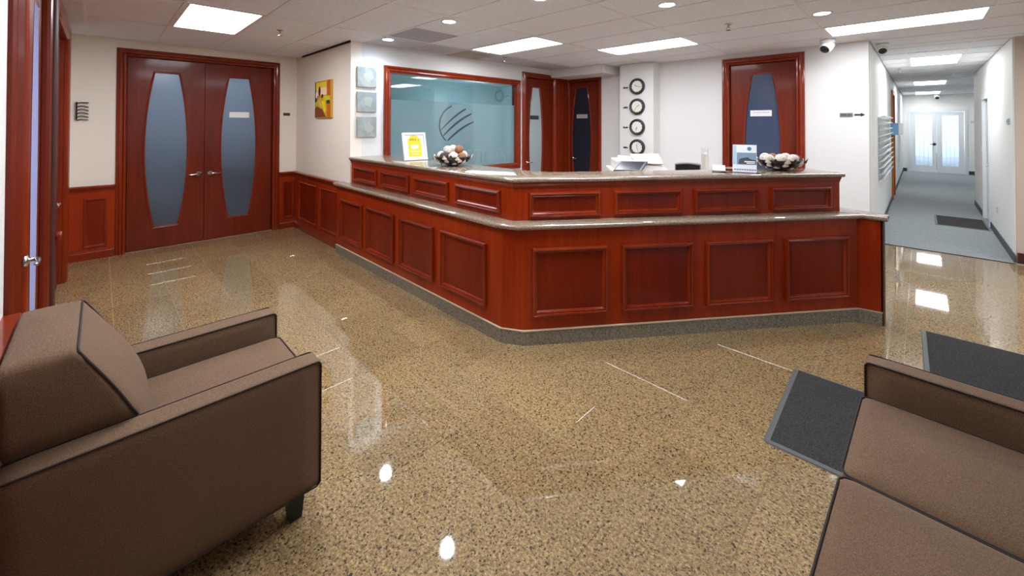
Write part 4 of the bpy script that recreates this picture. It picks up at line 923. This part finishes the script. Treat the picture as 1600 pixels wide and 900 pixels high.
def seating(nm, label, cat, loc, rz, n_seat, seat_w, arm_w=.115, depth=.93, arm_h=.665, seat_h=.545, gh=.12):
    """local: x = width, +y = front (y=0 front of the arms), back at -depth"""
    t = thing(nm, label, cat, loc, rz)
    W = n_seat*seat_w+2*arm_w; x0 = -W/2
    MB().box(x0+arm_w*.5,-x0-arm_w*.5,-depth+.06,-.03,gh+.02,.30).build('base', FAB, t, bevel=.02)
    for sx in (-1, 1):
        cx = sx*(W/2-arm_w/2)
        ar = cushion((cx,-depth/2,(arm_h+gh)/2),(arm_w/2,depth/2,(arm_h-gh)/2),.018,n=10).build('arm', FAB, t, True)
        for xs_ in (cx-arm_w/2+.004, cx+arm_w/2-.004):
            pts = [(xs_,y,z) for y, z in rrect(-depth+.004,-.004,gh+.004,arm_h-.004,.02)]
            MB().tube(pts, .0038, 6, closed=True).build('piping', PIPE, ar, True)
    MB().box(x0+arm_w*.9,-x0-arm_w*.9,-depth,-depth+.035,gh,.86).build('back_frame', FAB, t, bevel=.02)
    for k in range(n_seat):
        cx = x0+arm_w+seat_w*(k+.5)
        c = cushion((cx,-.30+.005,(.30+seat_h)/2),(seat_w/2-.003,.30,(seat_h-.30)/2),.028,(0,.01,.022)).build('seat_cushion', FAB, t, True)
        for z in (seat_h-.012,.315):
            pts = [(x,y,z+.0) for x, y in rrect(cx-seat_w/2+.004,cx+seat_w/2-.004,-.548,.003,.03)]
            pts = [(x, y+(.011*(1-((x-cx)/(seat_w/2))**2) if y > 0 else 0), zz) for x, y, zz in pts]
            MB().tube(pts, .0038, 6, closed=True).build('piping', PIPE, c, True)
        # back cushion, leaning, deep at the top
        z0b, z1b, yb0, yb1, ybk = seat_h-.01, .955, -.545, -.745, -depth+.018
        hw = seat_w/2+.024 if n_seat == 1 else seat_w/2-.003
        def wx(z): return hw if n_seat > 1 else (seat_w/2-.004)+(hw-seat_w/2+.004)*max(0, min(1, (z-arm_h+.01)/.05))
        def tp(p, u):
            z = p.z; t_ = max(0, min(1, (z+.5))); zz = z0b+(z1b-z0b)*t_
            fy = yb0+(yb1-yb0)*t_; q = (p.y+.5)
            bul = .05*(1-u.x**2)*math.sin(math.pi*min(1,t_*1.02)) if u.y > .9 else .05*(1-abs(u.x)**3)*math.sin(math.pi*t_)*q
            return Vector((p.x/.5*wx(zz), ybk+(fy-ybk)*q+bul*.9+.018*math.sin(math.pi*t_)*q, zz+(.018*(1-u.x**2)*(1-u.y**2) if u.z > .9 else 0)))
        bc = cushion((cx,0,0),(.5,.5,.5),.045,n=18,taper=tp).build('back_cushion', FAB, t, True)
        def P3(a, t_, front):
            zz = z0b+(z1b-z0b)*t_; fy = yb0+(yb1-yb0)*t_; q = .985 if front else .02
            return (cx+a*wx(zz)*.985, ybk+(fy-ybk)*q+.018*math.sin(math.pi*t_)*q+.002, zz)
        for front in (True,):
            pts = [P3(-1,k/10,front) for k in range(0,10)]+[P3(-.97,.985,front)]+[P3(-.9+.18*k,.992,front) for k in range(11)]+[P3(.97,.985,front)]+[P3(1,k/10,front) for k in range(9,-1,-1)]
            MB().tube(pts, .0042, 6, closed=True).build('piping', PIPE, bc, True)
    for sx in (-1,1):
        for y in (-.09,-depth+.08):
            cx = sx*(W/2-.065); b = MB()
            b.loft([[(cx+a*.024,y+c*.024,0) for a, c in ((-1,-1),(1,-1),(1,1),(-1,1))],[(cx+a*.034,y+c*.034,gh+.01) for a, c in ((-1,-1),(1,-1),(1,1),(-1,1))]])
            b.build('leg', LEG, t)
    return t
seating('armchair', 'brown fabric armchair with dark piping in the lower left corner', 'armchair', (-2.25,.70,0), 0, 1, .53)
seating('sofa', 'brown fabric sofa with dark piping in the lower right corner', 'sofa', (-.203,1.505,0), math.radians(88.8), 3, .59, arm_w=.10, arm_h=.66, seat_h=.52)

# ---------------------------------------------------------------- mats
def floor_mat(label, x0, x1, y0, y1, rz, z=0.0):
    cx, cy = (x0+x1)/2, (y0+y1)/2; hx, hy = (x1-x0)/2, (y1-y0)/2
    t = thing('floor_mat', label, 'mat', (cx,cy,z), rz)
    F = frame((0,0,0),(1,0,0),(0,1,0))
    sweep(MB(), rrect(-hx,hx,-hy,hy,.02,3), [(0,0),(.004,.006),(.022,.008),(.034,.006)], F).build('rubber_border', MATR, t)
    n = int((2*hy-.06)/.012); ys_ = [-hy+.03+(2*hy-.06)*i/n for i in range(n+1)]
    b = MB(); vs_, fs_ = [], []
    for i, y in enumerate(ys_):
        for dy, zz in ((0,.007),(.003,.010),(.007,.010),(.009,.007)):
            vs_ += [(-hx+.03,y+dy,zz),(hx-.03,y+dy,zz)]
    for i in range(len(vs_)//2-1): fs_.append((2*i,2*i+1,2*i+3,2*i+2))
    b.add(vs_, fs_); tag(b.build('ribbed_pile', MATF, t), None); return t
floor_mat('charcoal ribbed floor mat poking out from under the sofa', -.625, .55, 2.545, 3.455, math.radians(1.5))
floor_mat('charcoal ribbed floor mat behind the sofa towards the corridor', 0.0, 1.7, 3.90, 4.85, math.radians(1))
floor_mat('dark mat on the corridor carpet by the white door', .17, .80, 10.1, 11.15, 0, .006)
